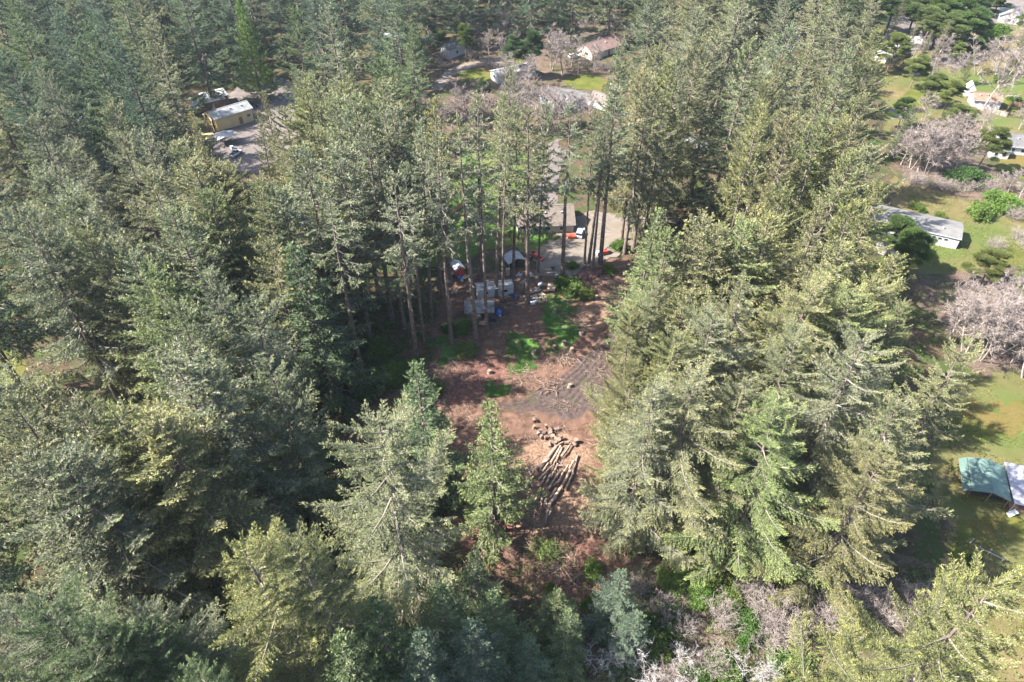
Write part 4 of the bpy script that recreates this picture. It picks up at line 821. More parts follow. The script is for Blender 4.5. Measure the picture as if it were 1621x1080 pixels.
def stand_of(px, py):
    if px < 310: return 'dark stand beside the yellow barn' if py < 290 else ('shaded wood below the yellow barn' if py < 560 else 'dark lower wood')
    if px < 690: return 'stand behind the yellow barn' if py < 110 else ('row of trunks by the clearing' if py < 480 else 'shade beside the log deck')
    if px < 960: return 'wood beyond the far houses' if py < 90 else ('trunk row before the gravel yard' if py < 480 else 'thicket below the log deck')
    if px < 1180: return 'belt behind the gravel yard' if py < 320 else 'belt beside the log deck'
    return 'belt before the white garage' if py < 330 else 'belt beside the green shed'
def label_spruces():
    groups = {}
    for o, px, py, kind, tint, lab in SPRUCES:
        st = stand_of(px, py); o['group'] = 'conifers of the ' + st
        if lab: continue
        look = {'giant': 'huge ', 'slim': 'bare-trunked ', 'mid': 'half-bare ', 'cone': 'young ', 'star': 'long-limbed ', 'near': 'broad '}.get(kind, '') + tint
        groups.setdefault((st, look), []).append((py, px, o))
    for (st, look), L in groups.items():
        L.sort(key=lambda t: -t[0]); n = 9
        for r in range(0, len(L), n):
            row = sorted(L[r:r + n], key=lambda t: t[1])
            for i, (_a, _b, o) in enumerate(row):
                where = f'of the {ORD[r // n]} rank' if len(L) > n else 'counted across'
                o['label'] = f'{look} spruce, {ORD[i]} {where} in the {st}' if len(L) > 1 else f'the only {look} spruce in the {st}'
label_spruces()
COUNT = dict(spruce=len(SPRUCES))

# pines on the open side
def B(kind, px, py, h, name, label, cat='tree', group=None, tint='grey-green', wide=1.0, v=None):
    p = at(px, py); return put(kind, p.x, p.y, h, name, label, cat, group, tint, wide, v)
PG = 'pines on the open side'
B('pine', 1425, 428, 13, 'pine_tree', 'dark spreading pine standing before the long white garage', 'tree', PG, 'deep green', 1.0, 0)
B('pine', 1398, 405, 12, 'pine_tree', 'smaller dark pine touching the spruce belt by the white garage', 'tree', PG, 'deep green', 1.0, 1)
B('pine', 1550, 452, 10, 'pine_tree', 'rounded green pine standing on the grass below the white garage', 'tree', PG, 'olive', 1.15, 1)
B('pine', 1612, 470, 9, 'pine_tree', 'low round pine at picture edge above the pink thicket', 'tree', PG, 'olive', 1.1, 0)
B('pine', 1490, 180, 12, 'pine_tree', 'olive pine with broad crown beside the small lawn', 'tree', PG, 'yellow-green', 1.1, 1)
B('pine', 1440, 140, 12, 'pine_tree', 'olive pine with layered crown next to the tiny white shed', 'tree', PG, 'olive', 1.1, 0)
B('pine', 1510, 105, 9, 'pine_tree', 'golden tipped pine by the driveway under dark evergreens', 'tree', PG, 'yellow-green', 0.8, 1)
B('pine', 1545, 270, 15, 'pine_tree', 'tall open pine with pale trunk beside the slate roofed house', 'tree', PG, 'olive', 0.75, 0)
B('pine', 1420, 205, 11, 'pine_tree', 'dark leaning pine at the edge of bare alders', 'tree', PG, 'deep green', .8, 1)
B('pine', 815, 122, 16, 'pine_tree', 'dark evergreen standing right over the long white mobile home', 'tree', None, 'blue-green', 0.7, 0)
B('pine', 840, 125, 18, 'pine_tree', 'dark evergreen with thin trunk behind the white mobile home', 'tree', None, 'blue-green', 0.65, 1)
B('pine', 738, 98, 15, 'pine_tree', 'green evergreen beside the small white garage', 'tree', None, 'fresh green', 0.75, 1)
B('pine', 765, 165, 9, 'pine_tree', 'low dark evergreen beside the little green lawn', 'tree', None, 'blue-green', 1.0, 0)
for i, (a, b, h) in enumerate(((1435, 62, 21), (1475, 75, 20), (1500, 66, 19), (1520, 82, 17), (1400, 55, 22), (1535, 45, 17), (1460, 45, 21), (1500, 40, 20), (1620, 70, 14), (1570, 28, 15), (1455, 80, 17), (1490, 88, 16))):
    B('pine', a, b, h, 'pine_tree', f'dark rounded evergreen, {ORD[i]} of the clump above the white roof', 'tree', 'evergreens above the white roof', random.choice(['deep green', 'blue-green', 'grey-green']), 1.15)
for i, (a, b, h) in enumerate(((1575, 62, 6), (1555, 72, 6), (1540, 82, 6))):
    B('shrub', a, b, h, 'hedge_shrub', f'bright green hedge shrub, {ORD[i]} along the far driveway', 'shrub', 'hedge along the far driveway', 'fresh green', 1.0)
for i, (a, b, h, t) in enumerate(((1400, 120, 16, 'olive'), (1425, 110, 14, 'olive'), (1455, 105, 11, 'olive'), (1465, 165, 11, 'olive'), (1520, 135, 10, 'yellow-green'), (1480, 95, 12, 'olive'), (1505, 225, 13, 'olive'), (1600, 105, 11, 'olive'), (1415, 250, 14, 'deep green'), (1450, 60, 14, 'deep green'), (1545, 50, 12, 'deep green'), (1405, 70, 15, 'grey-green'), (1560, 30, 12, 'grey-green'))):
    B('cone' if i % 3 else 'pine', a, b, h * (1.25 if i % 3 else 1), 'pine_tree' if i % 3 == 0 else 'spruce_tree', f'olive evergreen among the far lots, {ORD[i]} seen from the spruce belt outward', 'tree', 'evergreens among the far lots', t, random.uniform(.85, 1.15))
# bare alders
AG = 'bare alders'
SPOT = {'among the far open lots': [(1480, 100, 14), (1500, 132, 14), (1462, 192, 13), (1442, 98, 13), (1530, 62, 15), (1590, 62, 16), (1612, 205, 12), (1490, 232, 15), (1522, 242, 15), (1450, 32, 15), (1552, 212, 12), (1470, 130, 12), (1600, 90, 16)],
        'by the far houses': [(795, 72, 17), (775, 90, 12), (760, 95, 10), (800, 92, 12), (872, 112, 18), (890, 118, 18), (905, 105, 14), (880, 100, 15), (925, 60, 10), (945, 50, 10), (975, 60, 12), (990, 75, 12), (800, 145, 14), (815, 152, 15), (940, 112, 13), (915, 118, 14), (745, 80, 12), (830, 138, 13)],
        'round the pale blue mobile home': [(835, 210, 18), (862, 215, 18), (812, 205, 15), (880, 205, 14), (845, 180, 12), (820, 160, 10), (800, 170, 10), (860, 165, 8), (900, 200, 13), (918, 205, 13), (872, 198, 14), (935, 195, 12)],
        'behind the bare trunk row': [(615, 205, 13), (640, 205, 16), (660, 200, 14), (690, 190, 12), (725, 200, 18), (745, 205, 17), (765, 200, 15), (630, 190, 12), (700, 215, 14)],
        'along the meadow edge': [(1425, 262, 16), (1440, 268, 18), (1452, 272, 18), (1465, 275, 17), (1480, 272, 18), (1495, 268, 17), (1510, 275, 14), (1435, 255, 16), (1470, 260, 18)],
        'by the brown roofed shed': [(1555, 175, 27), (1600, 135, 20), (1620, 120, 18), (1575, 120, 18), (1545, 118, 16)],
        'in the pink thicket by the meadow': [(1500, 545, 16), (1525, 560, 17), (1550, 570, 17), (1580, 560, 17), (1600, 575, 17), (1620, 560, 16), (1540, 535, 15), (1570, 525, 15), (1600, 525, 15), (1620, 600, 16), (1505, 510, 14), (1560, 500, 13), (1590, 490, 12)],
        'on the bank behind the garage': [(1595, 305, 9), (1610, 320, 10), (1575, 300, 8), (1621, 300, 10)],
        'beyond the spruce belt': [(1225, 72, 14), (1240, 62, 15), (1250, 85, 13), (1215, 55, 13), (1235, 40, 13)]}
for w, L in SPOT.items():
    for i, (a, b, h) in enumerate(L):
        B('alder', a, b, h * (1.08 if 'houses' in w or 'blue' in w else 1), 'alder_tree', f'leafless pinkish alder, {ORD[i]} of those {w}', 'bare tree', 'bare alders ' + w, wide=1.1)
LG = 'lichen covered bare shrubs at the lower edge'
for i, (a, b, h, w) in enumerate(((950, 1062, 8.5, 'beside the young firs'), (1008, 1058, 10, 'rising tall beyond the young firs'), (1045, 1100, 8, 'at the lower picture edge'), (825, 1085, 5, 'alone in deep shade'), (1190, 1080, 8, 'in front of the yellow-green spruce'), (1205, 1100, 7, 'lowest before the yellow-green spruce'), (1085, 1062, 7, 'with antler-like twigs in the thicket'))):
    B('lichen', a, b, h, 'bare_shrub', f'white lichen covered bare shrub {w}', 'bare shrub', LG)
TG = 'pink grey bare thicket shrubs'
tk = [(1045, 975, 5), (1075, 1000, 5), (1100, 1040, 6), (1125, 1060, 6), (1135, 985, 6), (1160, 975, 5), (1210, 975, 8), (1230, 1000, 8), (1250, 960, 7), (1220, 1025, 7), (1265, 930, 6), (1290, 960, 6), (1330, 945, 6), (1360, 950, 6), (1420, 965, 7), (1440, 960, 7), (1400, 980, 6), (1075, 1070, 6), (1180, 940, 5), (1310, 985, 6), (1140, 1030, 5), (1010, 940, 4), (1060, 1100, 6), (1150, 1100, 6)]
for i, (a, b, h) in enumerate(tk):
    if i % 3 != 2: B('bramble', a, b, h, 'bare_shrub', f'pink grey leafless shrub, {ORD[i % 12]} in the {"upper" if i < 12 else "lower"} part of the thicket', 'bare shrub', TG, wide=.95)
for i, (a, b) in enumerate(((1600, 345), (1575, 395), (1610, 380), (1620, 395), (1625, 350))):
    B('bramble', a, b, 4.2, 'bare_shrub', f'brown leafless shrub, {ORD[i]} on the bank beside the white garage', 'bare shrub', 'brown shrubs beside the white garage', wide=1.2)
for i, (a, b) in enumerate(((1530, 300), (1500, 300), (1480, 295), (1560, 300), (1450, 290), (700, 95), (745, 92), (770, 105), (930, 105), (950, 110), (985, 130), (700, 108), (780, 110), (965, 112))):
    B('bramble', a, b, 4.0, 'bare_shrub', f'low brown leafless shrub, {ORD[i % 5]} {"under the meadow alders" if i < 5 else ["by the gravel lane", "by the reddish roofed house"][i % 2] + (" outer side" if i > 9 else "")}', 'bare shrub', 'low brown shrubs far off', wide=1.3)
# leafy shrubs
SH = [(1548, 344, 4.6, 1.0, 'yellow-green', 'rounded yellow topped shrub on the grass behind the garage'), (1446, 330, 2.6, 1.0, 'brownish', 'small dark reddish shrub beside the gravel roof'), (1457, 336, 2.2, 1.0, 'fresh green', 'low bright green shrub beside the gravel roof'),
      (1590, 330, 4, 1.6, 'fresh green', 'spreading green shrub on the bank behind the garage'), (1570, 320, 3.5, 1.5, 'fresh green', 'long green shrub under the bank alders'), (1487, 345, 2, 1, 'brownish', 'low brown bush by the gravel roof edge'),
      (1539, 893, 2.0, 0.9, 'blue-green', 'small dark round bush beside the weathered rail fence'), (906, 462, 4.0, 1.3, 'olive', 'large brownish green bush at the head of the clearing'), (893, 455, 3.2, 1.2, 'deep green', 'dark bush beside the flatbed trailer'), (925, 470, 2.8, 1.2, 'brownish', 'brown straggly bush on the dirt bank'),
      (964, 431, 2.0, 1.3, 'yellow-green', 'low yellow-green bush near the thin trunks'), (905, 424, 1.8, 1.2, 'yellow-green', 'small yellowish bush beside the gravel yard'), (980, 395, 3.0, 1.0, 'fresh green', 'green bush at the foot of the thick trunk'),
      (735, 522, 2.6, 1.4, 'fresh green', 'bright green bush in front of the corrugated shed'), (738, 560, 2.4, 1.3, 'olive', 'dim olive bush on the shaded clearing floor'), (712, 525, 2.2, 1.2, 'deep green', 'dark bush at the foot of shaded trunks'),
      (690, 620, 2.4, 1.3, 'olive', 'olive bush at the shaded clearing edge'), (650, 590, 3, 1.3, 'fresh green', 'green bush between shaded trunks'), (620, 600, 3.5, 1.3, 'fresh green', 'tall green bush under bare trunks'), (600, 560, 4, 1.4, 'fresh green', 'large green bush deep among trunks'), (580, 620, 4, 1.4, 'deep green', 'dark green bush below the trunk row'),
      (938, 905, 2.4, 0.9, 'yellow-green', 'yellow-green bush beside the reddish slash'), (930, 960, 2.2, 0.9, 'fresh green', 'small bright bush between young firs'), (870, 935, 1.6, .9, 'yellow-green', 'tiny yellow bush below the slash'),
      (1090, 905, 3, 1.4, 'fresh green', 'green bush at the top of the pink thicket'), (1110, 945, 2.6, 1.3, 'fresh green', 'bright green bush inside the pink thicket'), (1140, 1070, 2.6, 1.5, 'fresh green', 'bright green bush at the bottom of the thicket'), (1060, 925, 2.8, 1.4, 'olive', 'olive bush above the pink thicket'), (1210, 915, 3, 1.4, 'olive', 'olive bush under the spruce belt edge'), (1290, 905, 3, 1.4, 'deep green', 'dark bush under the pale star spruce'), (1130, 915, 3, 1.3, 'brownish', 'brownish bush by the top of the thicket'),
      (960, 1000, 3, 1.5, 'deep green', 'dark green bush behind the white lichen shrub'), (1010, 1000, 3, 1.4, 'blue-green', 'blue-green bush beside the tall lichen shrub'), (400, 640, 3.5, 1.4, 'yellow-green', 'yellowish bush in a gap of the dark wood'), (430, 680, 3.5, 1.5, 'olive', 'olive bush in the deep shade gap'), (500, 735, 4, 1.5, 'deep green', 'dark bush at the dark wood edge'), (500, 790, 3.6, 1.4, 'fresh green', 'green bush beside the big grey-green spruce'), (330, 1000, 4, 1.5, 'deep green', 'dark bush under the bright crown'), (600, 1060, 4, 1.4, 'olive', 'olive bush at the lower edge among firs'), (690, 1075, 4, 1.4, 'deep green', 'dark bush at the lower edge among firs'),
      (1180, 1000, 3.2, 1.3, 'deep green', 'dark leafy bush in the middle of the thicket'), (1150, 950, 3.0, 1.3, 'olive', 'olive leafy bush in the upper thicket'), (1100, 1085, 3.0, 1.3, 'deep green', 'dark leafy bush at the lower picture edge of the thicket'), (1060, 985, 3.0, 1.2, 'blue-green', 'bluish leafy bush beside the inner thicket shrubs'), (1345, 915, 3.0, 1.3, 'deep green', 'dark leafy bush under the long-limbed spruces'), (1240, 1050, 3.2, 1.3, 'fresh green', 'fresh leafy bush before the huge yellow-green spruce'), (1030, 1030, 3.0, 1.2, 'olive', 'olive leafy bush between the lichen shrubs'),
      (694, 62, 4.5, 1.2, 'fresh green', 'bright green bush behind the small white garage'), (1580, 130, 3, 1.2, 'fresh green', 'green bush beside the brown roofed shed'), (1605, 160, 2.5, 1.2, 'fresh green', 'low green bush on the lawn by the board fence'), (1470, 120, 3, 1.2, 'olive', 'grey olive bush by the tiny white shed'), (1530, 290, 5, 1.3, 'blue-green', 'dark bush beneath the tall open pine')]
for a, b, h, w, t, l in SH: B('shrub', a, b, h, 'shrub', l, 'shrub', 'leafy shrubs', t, w)

# ------------------------------------------------------------------ log deck, firewood, stumps
def rough_tube(mb, a, b, r, n=9, k=5, seed=0, taper=0.85):
    rng = random.Random(seed); a = Vector(a); b = Vector(b); pts = []; rad = []
    for i in range(k):
        t = i / (k - 1); pts.append(a.lerp(b, t) + Vector((rng.gauss(0, .03), rng.gauss(0, .03), 0))); rad.append(r * (1 - (1 - taper) * t) * rng.uniform(.94, 1.06))
    mb.tube(pts, rad, n, 0, cap=False)
def logz(px, py): return at(800 + px / 5.4, 660 + py / 5.4, 0.0)
LOGS = [(290, 465, 440, 275, 34, 'longest thick pale log on the upper side of the deck'), (255, 472, 372, 385, 20, 'thin log sloping beside the longest thick one'), (318, 480, 366, 412, 22, 'short log tucked under the longest thick one'), (283, 552, 406, 432, 30, 'thick straight log with mossy end in mid deck'), (330, 398, 352, 366, 24, 'stubby log against the thick pale one'),
        (386, 412, 472, 268, 26, 'brown log running up the middle of the deck'), (430, 402, 482, 282, 20, 'slim log beside the brown middle one'), (480, 362, 560, 250, 18, 'thin pole at the upper end of the deck'), (468, 352, 528, 268, 15, 'thinnest pole alongside the other at the upper end'), (350, 590, 382, 508, 24, 'short log with pale cut end in mid deck'),
        (386, 542, 412, 490, 22, 'stub lying against the short mid log'), (428, 546, 452, 498, 22, 'stub nearest the pale gap in mid deck'), (368, 642, 422, 550, 24, 'middle-length log below the pale gap'), (410, 612, 470, 540, 14, 'slim rail lying over the pale gap'), (384, 712, 432, 628, 26, 'log just above the broad lower one'),
        (374, 776, 468, 630, 34, 'broad lower log with square cut end'), (336, 936, 378, 784, 34, 'lowest log standing apart toward the brush'), (478, 632, 552, 480, 34, 'broad pale log on the outer side of the deck'), (512, 642, 578, 500, 32, 'broad log outermost on the lower deck'), (544, 472, 582, 400, 24, 'short log above the outer pair'),
        (570, 492, 616, 345, 24, 'long outer log reaching toward the upper end'), (490, 502, 534, 428, 16, 'slim log inside the outer pair'), (234, 766, 312, 650, 26, 'dark log at the lower inner side'), (300, 752, 334, 650, 18, 'thin pale log next to the dark lower one'), (184, 450, 238, 546, 16, 'grey log lying crosswise at the inner side'),
        (200, 570, 234, 622, 18, 'short pale billet apart at the inner side'), (420, 476, 446, 418, 20, 'stub under the brown middle log'), (345, 772, 346, 718, 26, 'short upright-lying block near the broad lower log'), (440, 440, 492, 440, 20, 'short log lying crosswise in the deck'), (436, 270, 492, 232, 26, 'log end-on to the firewood heap'),
        (238, 880, 268, 780, 8, 'dark thin pole lowest at the inner side'), (280, 832, 312, 760, 8, 'thin pole next to the dark one'), (396, 470, 430, 380, 20, 'log partly under the slim upper one'), (300, 600, 345, 520, 18, 'log buried at the inner flank'), (440, 600, 492, 500, 22, 'pale log bridging the outer gap'), (262, 700, 300, 640, 16, 'short brown log against the dark lower one')]
LG_ = 'logs of the log deck'
for i, (x0, y0, x1, y1, wpx, lab) in enumerate(LOGS):
    a = logz(x0, y0); b = logz(x1, y1); r = wpx / 5.4 / 8.8 / 2 * random.uniform(.72, 1.15); lift = 0.35 + r * 0.9 + (0.30 if i % 3 == 1 else 0.0)
    a.z += lift; b.z += lift + random.uniform(-.05, .12)
    c = (a + b) / 2
    lo = thing('log', lab, 'log', c, 0, LG_)
    mb = MB(); rough_tube(mb, a - c, b - c, r, seed=i); mb.build('bark', M['log' if i % 4 else 'log_grey'], lo, True)
    d = (b - a).normalized()
    for e, q, rr in ((a, -1, r * 0.97), (b, 1, r * 0.84)):
        mb = MB(); mb.tube([e - c - d * 0.03 * q, e - c + d * 0.012 * q], [rr, rr], 9); mb.build('cut_end', M['wood_end'], lo)
RND = [(285, 160, 'outer round'), (345, 105, 'round standing topmost'), (330, 148, 'large grey round'), (385, 130, 'round leaning behind'), (382, 158, 'small split round'), (312, 186, 'long billet'), (345, 192, 'flat billet'), (402, 186, 'reddish billet'), (435, 205, 'round by the log tips'), (466, 205, 'pale faced round'), (428, 238, 'dark round'), (380, 250, 'lone round'), (520, 235, 'mossy round'), (600, 228, 'reddish outer round'),
       (588, 248, 'outer split piece'), (250, 45, 'dark round far from the heap'), (245, 105, 'small block apart'), (440, 120, 'weathered round'), (300, 130, 'split half'), (455, 225, 'split wedge')]
def make_round(p, r, L, i, lab, group, standing):
    t = thing('firewood_round', lab, 'firewood', p, random.uniform(0, 6.28), group)
    d = Vector((0, 0, 1)) if standing else Vector((1, 0, random.uniform(-.1, .25))).normalized()
    o = Vector((0, 0, 0.0 if standing else r * 0.9)); a = o - d * L * (0.0 if standing else .5); b = a + d * L
    mb = MB(); rough_tube(mb, a, b, r, seed=i, k=3, taper=.97); mb.build('bark', M['round_bark' if i % 4 else 'log_grey'], t, True)
    for e, q in ((a, -1), (b, 1)):
        mb = MB(); mb.tube([e - d * .02 * q, e + d * .012 * q], [r * .96] * 2, 9); mb.build('cut_end', M['wood_end'], t)
for i, (x_, y_, l) in enumerate(RND):
    p = logz(x_, y_); p.z += 0.22 + (0.35 if i in (1, 4, 9) else 0)
    make_round(p, random.uniform(.3, .48), random.uniform(.5, 1.0), i, f'{l} in the firewood heap above the log deck' if i not in (13, 14, 15, 16) else f'{l} beside the firewood', 'firewood rounds', i % 3 == 1)
STUMP = [(878, 494, 'in the middle of the green grass patch'), (820, 543, 'at the edge of the lower grass patch'), (920, 529, 'beside the dirt bank'), (905, 556, 'above the pale stick pile'), (792, 530, 'on shaded soil by the trunks'), (944, 472, 'pale and tall on the dirt bank'), (894, 478, 'at the top corner of the grass'), (877, 551, 'between grass and stick pile'), (893, 545, 'at the lower tip of the grass'), (902, 612, 'pale and standing in dark churned soil'), (775, 590, 'in shade beside the slash'), (845, 560, 'inside the lower grass patch'), (764, 640, 'near the slender fresh green spruce')]
for i, (a, b, l) in enumerate(STUMP):
    p = at(a, b, 0.25); hh = random.uniform(.5, 1.0); r = random.uniform(.35, .55)
    t = thing('tree_stump', f'cut tree stump {l}', 'stump', p, random.uniform(0, 6), 'stumps in the clearing')
    mb = MB(); n = 10; pts = [(0, 0, -.4), (0, 0, .12), (0, 0, hh)]; mb.tube(pts, [r * 1.5, r * 1.1, r * .95], n, cap=False); mb.build('bark', M['log_grey'], t, True)
    mb = MB(); mb.tube([(0, 0, hh - .04), (0, 0, hh + .01)], [r * .93] * 2, n); mb.build('cut_top', M['wood_end'], t)

def sticks(name, label, px, py, n, spread, L, rad, z=0.3, m='stick', kind=None, flat=0.12):
    """a heap of thin branches as one thing"""
    c = at(px, py); rng = np.random.default_rng(int(px * 7 + py)); acc = NPAcc()
    for i in range(n):
        a = rng.normal(0, spread, 2) * np.array([1, .8]); az = rng.uniform(0, 6.28); l = L * rng.uniform(.4, 1.2)
        o = np.array([a[0], a[1], z + max(0, (1 - np.hypot(*a) / (spread * 2.2))) * rng.uniform(0, .8)]); e = o + np.array([math.cos(az) * l, math.sin(az) * l, rng.normal(0, flat) * l])
        v, t = tube_np(np.array([o, (o + e) / 2 + rng.normal(0, .05 * l, 3), e]), np.array([rad, rad * .8, rad * .3]) * rng.uniform(.6, 1.4), 3); acc.add(v, t, 0)
    o = link(name, acc.mesh(name, [M[m]])); o.location = c
    tag(o, label, 'brush pile', 'brush piles in the clearing'); return o
sticks('brush_pile', 'pale grey heap of cut branches below the grass patch', 893, 570, 150, 1.5, 2.2, .06)
sticks('brush_pile', 'tan stick heap on dark churned soil', 870, 614, 60, 1.1, 2.2, .07)
sticks('brush_pile', 'few pale poles lying beside the lower grass', 824, 596, 22, 1.4, 3.0, .07)
sticks('brush_pile', 'dark limb heap across the green grass', 908, 510, 70, 1.7, 3.0, .06)
sticks('brush_pile', 'dark branch tangle on shaded soil by the dark conical spruce', 700, 598, 120, 2.2, 2.4, .05)
sticks('brush_pile', 'reddish branch tangle at the bottom of the clearing', 890, 905, 160, 3.0, 2.6, .05)
sticks('brush_pile', 'brown twig tangle at the inner side of the log deck', 838, 755, 130, 1.6, 1.8, .045)
sticks('brush_pile', 'dark green brush heap just below the cut logs', 868, 872, 420, 1.9, 1.3, .055, m='under', flat=.3)
sticks('brush_pile', 'brown root heap on the dirt bank by the spruces', 955, 450, 120, 2.0, 1.6, .06)
sticks('brush_pile', 'reddish branch heap in the shaded gap beside the log deck', 760, 880, 120, 2.2, 2.4, .05)
def litter():
    rng = np.random.default_rng(77); n = 10000
    poly = gpoly([(640, 560), (700, 470), (860, 440), (1000, 420), (1000, 520), (960, 680), (985, 860), (940, 955), (850, 955), (730, 880), (700, 760), (600, 700)])
    xs = [p[0] for p in poly]; ys = [p[1] for p in poly]
    x = rng.uniform(min(xs), max(xs), n * 2); y_ = rng.uniform(min(ys), max(ys), n * 2)
    k = (sdist(x, y_, poly) > 0) & (fbm(x / 3, y_ / 3, 3) > 0.5); x = x[k]; y_ = y_[k]; n = len(x)
    P = np.stack([x, y_, hgt(x, y_) + rng.uniform(.25, .6, n)], 1); az = rng.uniform(0, 6.28, n)
    D = np.stack([np.cos(az), np.sin(az), rng.normal(0, .12, n)], 1); L = rng.uniform(.3, 1.5, n); w = rng.uniform(.04, .09, n)
    s = np.stack([-np.sin(az), np.cos(az), np.zeros(n)], 1) * (w / 2)[:, None]; u = np.array([0, 0, 1.]) * (w / 2)[:, None]
    E = P + D * L[:, None]
    v = np.stack([P - s, P + s, P + u * 1.4, E - s * .5, E + s * .5, E + u * .7], 1).reshape(-1, 3)
    b = (np.arange(n) * 6)[:, None]
    t = np.concatenate([b + np.array(q) for q in ((0, 1, 4), (0, 4, 3), (1, 2, 5), (1, 5, 4), (2, 0, 3), (2, 3, 5))])
    o = link('twig_litter', tri_mesh('twig_litter', v, t, [M['stick']])); stuff(o, 'loose twigs and bark scattered over the cleared soil')
litter()
def scatter(name, label, polys, n, L, W, m, seed, up=0.6, zr=(0, .3), thr=0.42, sc=4.0, px=True):
    rng = np.random.default_rng(seed); V = []
    for poly in polys:
        poly = gpoly(poly) if px else poly
        xs = [p[0] for p in poly]; ys = [p[1] for p in poly]
        x = rng.uniform(min(xs), max(xs), n); y_ = rng.uniform(min(ys), max(ys), n)
        k = sdist(x, y_, poly) > 0; x = x[k]; y_ = y_[k]; d = fbm(x / sc, y_ / sc, seed)
        k = d > thr; x = x[k]; y_ = y_[k]; d = d[k]; q = len(x)
        z = hgt(x, y_) + zr[0] + rng.uniform(0, 1, q) * zr[1] * np.clip((d - thr) * 6, 0.15, 1.5)
        P = np.stack([x, y_, z], 1); D = unit(rng.normal(0, 1, (q, 3)) * [1, 1, .5] + [0, 0, up])
        V.append(spray_tris(P, D, L * rng.uniform(.5, 1.3, q), W * rng.uniform(.6, 1.3, q), rng))
    v = np.concatenate(V); o = link(name, tri_mesh(name, v, np.arange(len(v)).reshape(-1, 3), [M[m]])); stuff(o, label)
scatter('undergrowth', 'ferns and low brush under the spruces', [[(-110, 45), (-60, 38), (75, 38), (110, 150), (30, 150), (22, 60), (-18, 60), (-22, 170), (-140, 170)]], 90000, .55, .22, 'under', 5, .5, (0, 1.6), .45, 5, px=False)
scatter('undergrowth', 'low green brush between the trunks and the lower thicket', [[(560, 480), (690, 480), (690, 600), (560, 640)], [(540, 860), (830, 900), (1300, 890), (1480, 900), (1480, 1090), (500, 1090)]], 30000, .45, .18, 'under', 6, .5, (0, 1.4), .45, 4)
scatter('grass', 'bright green grass tufts in the clearing', [[(848, 470), (908, 464), (922, 525), (902, 560), (862, 564), (866, 530)], [(800, 524), (856, 536), (855, 580), (833, 597), (803, 590)], [(766, 606), (810, 600), (810, 628), (770, 630)], [(690, 535), (725, 528), (735, 575), (695, 582)]], 30000, .34, .07, 'blade', 7, 1.2, (.22, .18), .50, 1.6)
scatter('meadow_tufts', 'tufts of rough grass over the open meadow', [[(1500, 620), (1640, 600), (1640, 1090), (1500, 1000), (1490, 800)], [(1420, 300), (1640, 320), (1640, 440), (1480, 430)]], 26000, .42, .09, 'dull_blade', 17, 1.0, (.05, .15), .44, 3.0)
scatter('dry_brush', 'thin dry stems over the thicket floor', [[(960, 900), (1300, 890), (1480, 900), (1480, 1090), (900, 1090)], [(1440, 445), (1640, 420), (1640, 600), (1540, 600)], [(1420, 240), (1560, 240), (1600, 310), (1430, 300)]], 11000, 1.3, .035, 'twig', 8, 1.0, (0, .8), .45, 5)

# ------------------------------------------------------------------ vehicles and yard things
def wheels(t, xs, ys, r, w=.22):
    for x_ in xs:
        for y_ in ys:
            mb = MB(); mb.tube([(x_, y_ - w / 2, r), (x_, y_ + w / 2, r)], [r, r], 12); wh = mb.build('wheel', M['tyre'], t)
            mb = MB(); mb.tube([(x_, y_ - w / 2 - .01, r), (x_, y_ + w / 2 + .01, r)], [r * .55] * 2, 10); mb.build('rim', M['grey_paint'], wh)
def car(name, label, px, py, yaw, paint, kind='suv', group=None):
    t = thing(name, label, 'pickup' if kind == 'pickup' else 'car', at(px, py, .05), yaw, group)
    body = [(-2.3, .35), (2.3, .35), (2.35, .75), (2.2, .95), (1.0, 1.05), (-2.2, 1.08), (-2.35, .8)]
    mb = MB(); mb.prism(body, -.9, .9); mb.build('body', paint, t)
    cab = {'suv': [(-2.15, 1.07), (.95, 1.05), (.35, 1.65), (-1.9, 1.68)], 'sedan': [(-1.6, 1.07), (.95, 1.05), (.2, 1.48), (-.95, 1.5)], 'pickup': [(-.35, 1.07), (1.15, 1.05), (.6, 1.72), (-.2, 1.74)]}[kind]
    mb = MB(); mb.prism(cab, -.78, .78); mb.build('window', M['glass'], t)
    mb = MB(); (x0, z0), (x1, z1) = cab[3], cab[2]; mb.box(((x0 + x1) / 2, 0, max(z0, z1) + .02), (x1 - x0 + .1, 1.5, .07)); mb.build('roof', paint, t)
    if kind == 'pickup':
        mb = MB(); mb.box((-1.35, 0, 1.10), (1.7, 1.5, .06)); mb.build('bed', M['dark'], t)
    for s in (-.65, .65):
        mb = MB(); mb.box((2.32, s, .8), (.08, .3, .16)); mb.build('headlight', M['white_paint'], t)
    wheels(t, (-1.45, 1.45), (-.82, .82), .36); return t
car('parked_car', 'black car parked beside the yellow barn', 398, 170, R(-20), M['black'])
car('parked_pickup', 'white pickup below the white canopy in the gravel lot', 374, 246, R(70), M['white_paint'], 'pickup')
car('parked_car', 'grey car beside the yellow house wall', 918, 372, R(75), M['grey_paint'])
car('parked_car', 'white car at the pale end of the driveway', 828, 312, R(60), M['white_paint'], 'sedan')
car('parked_car', 'dark car on the far road above the hedge', 1538, 32, R(0), M['black'], 'sedan')
car('parked_car', 'pale car beside the bright white roof', 1478, 74, R(-10), M['white_paint'], 'sedan')
car('parked_car', 'white car by the reddish roofed house', 908, 92, R(30), M['white_paint'], 'suv')
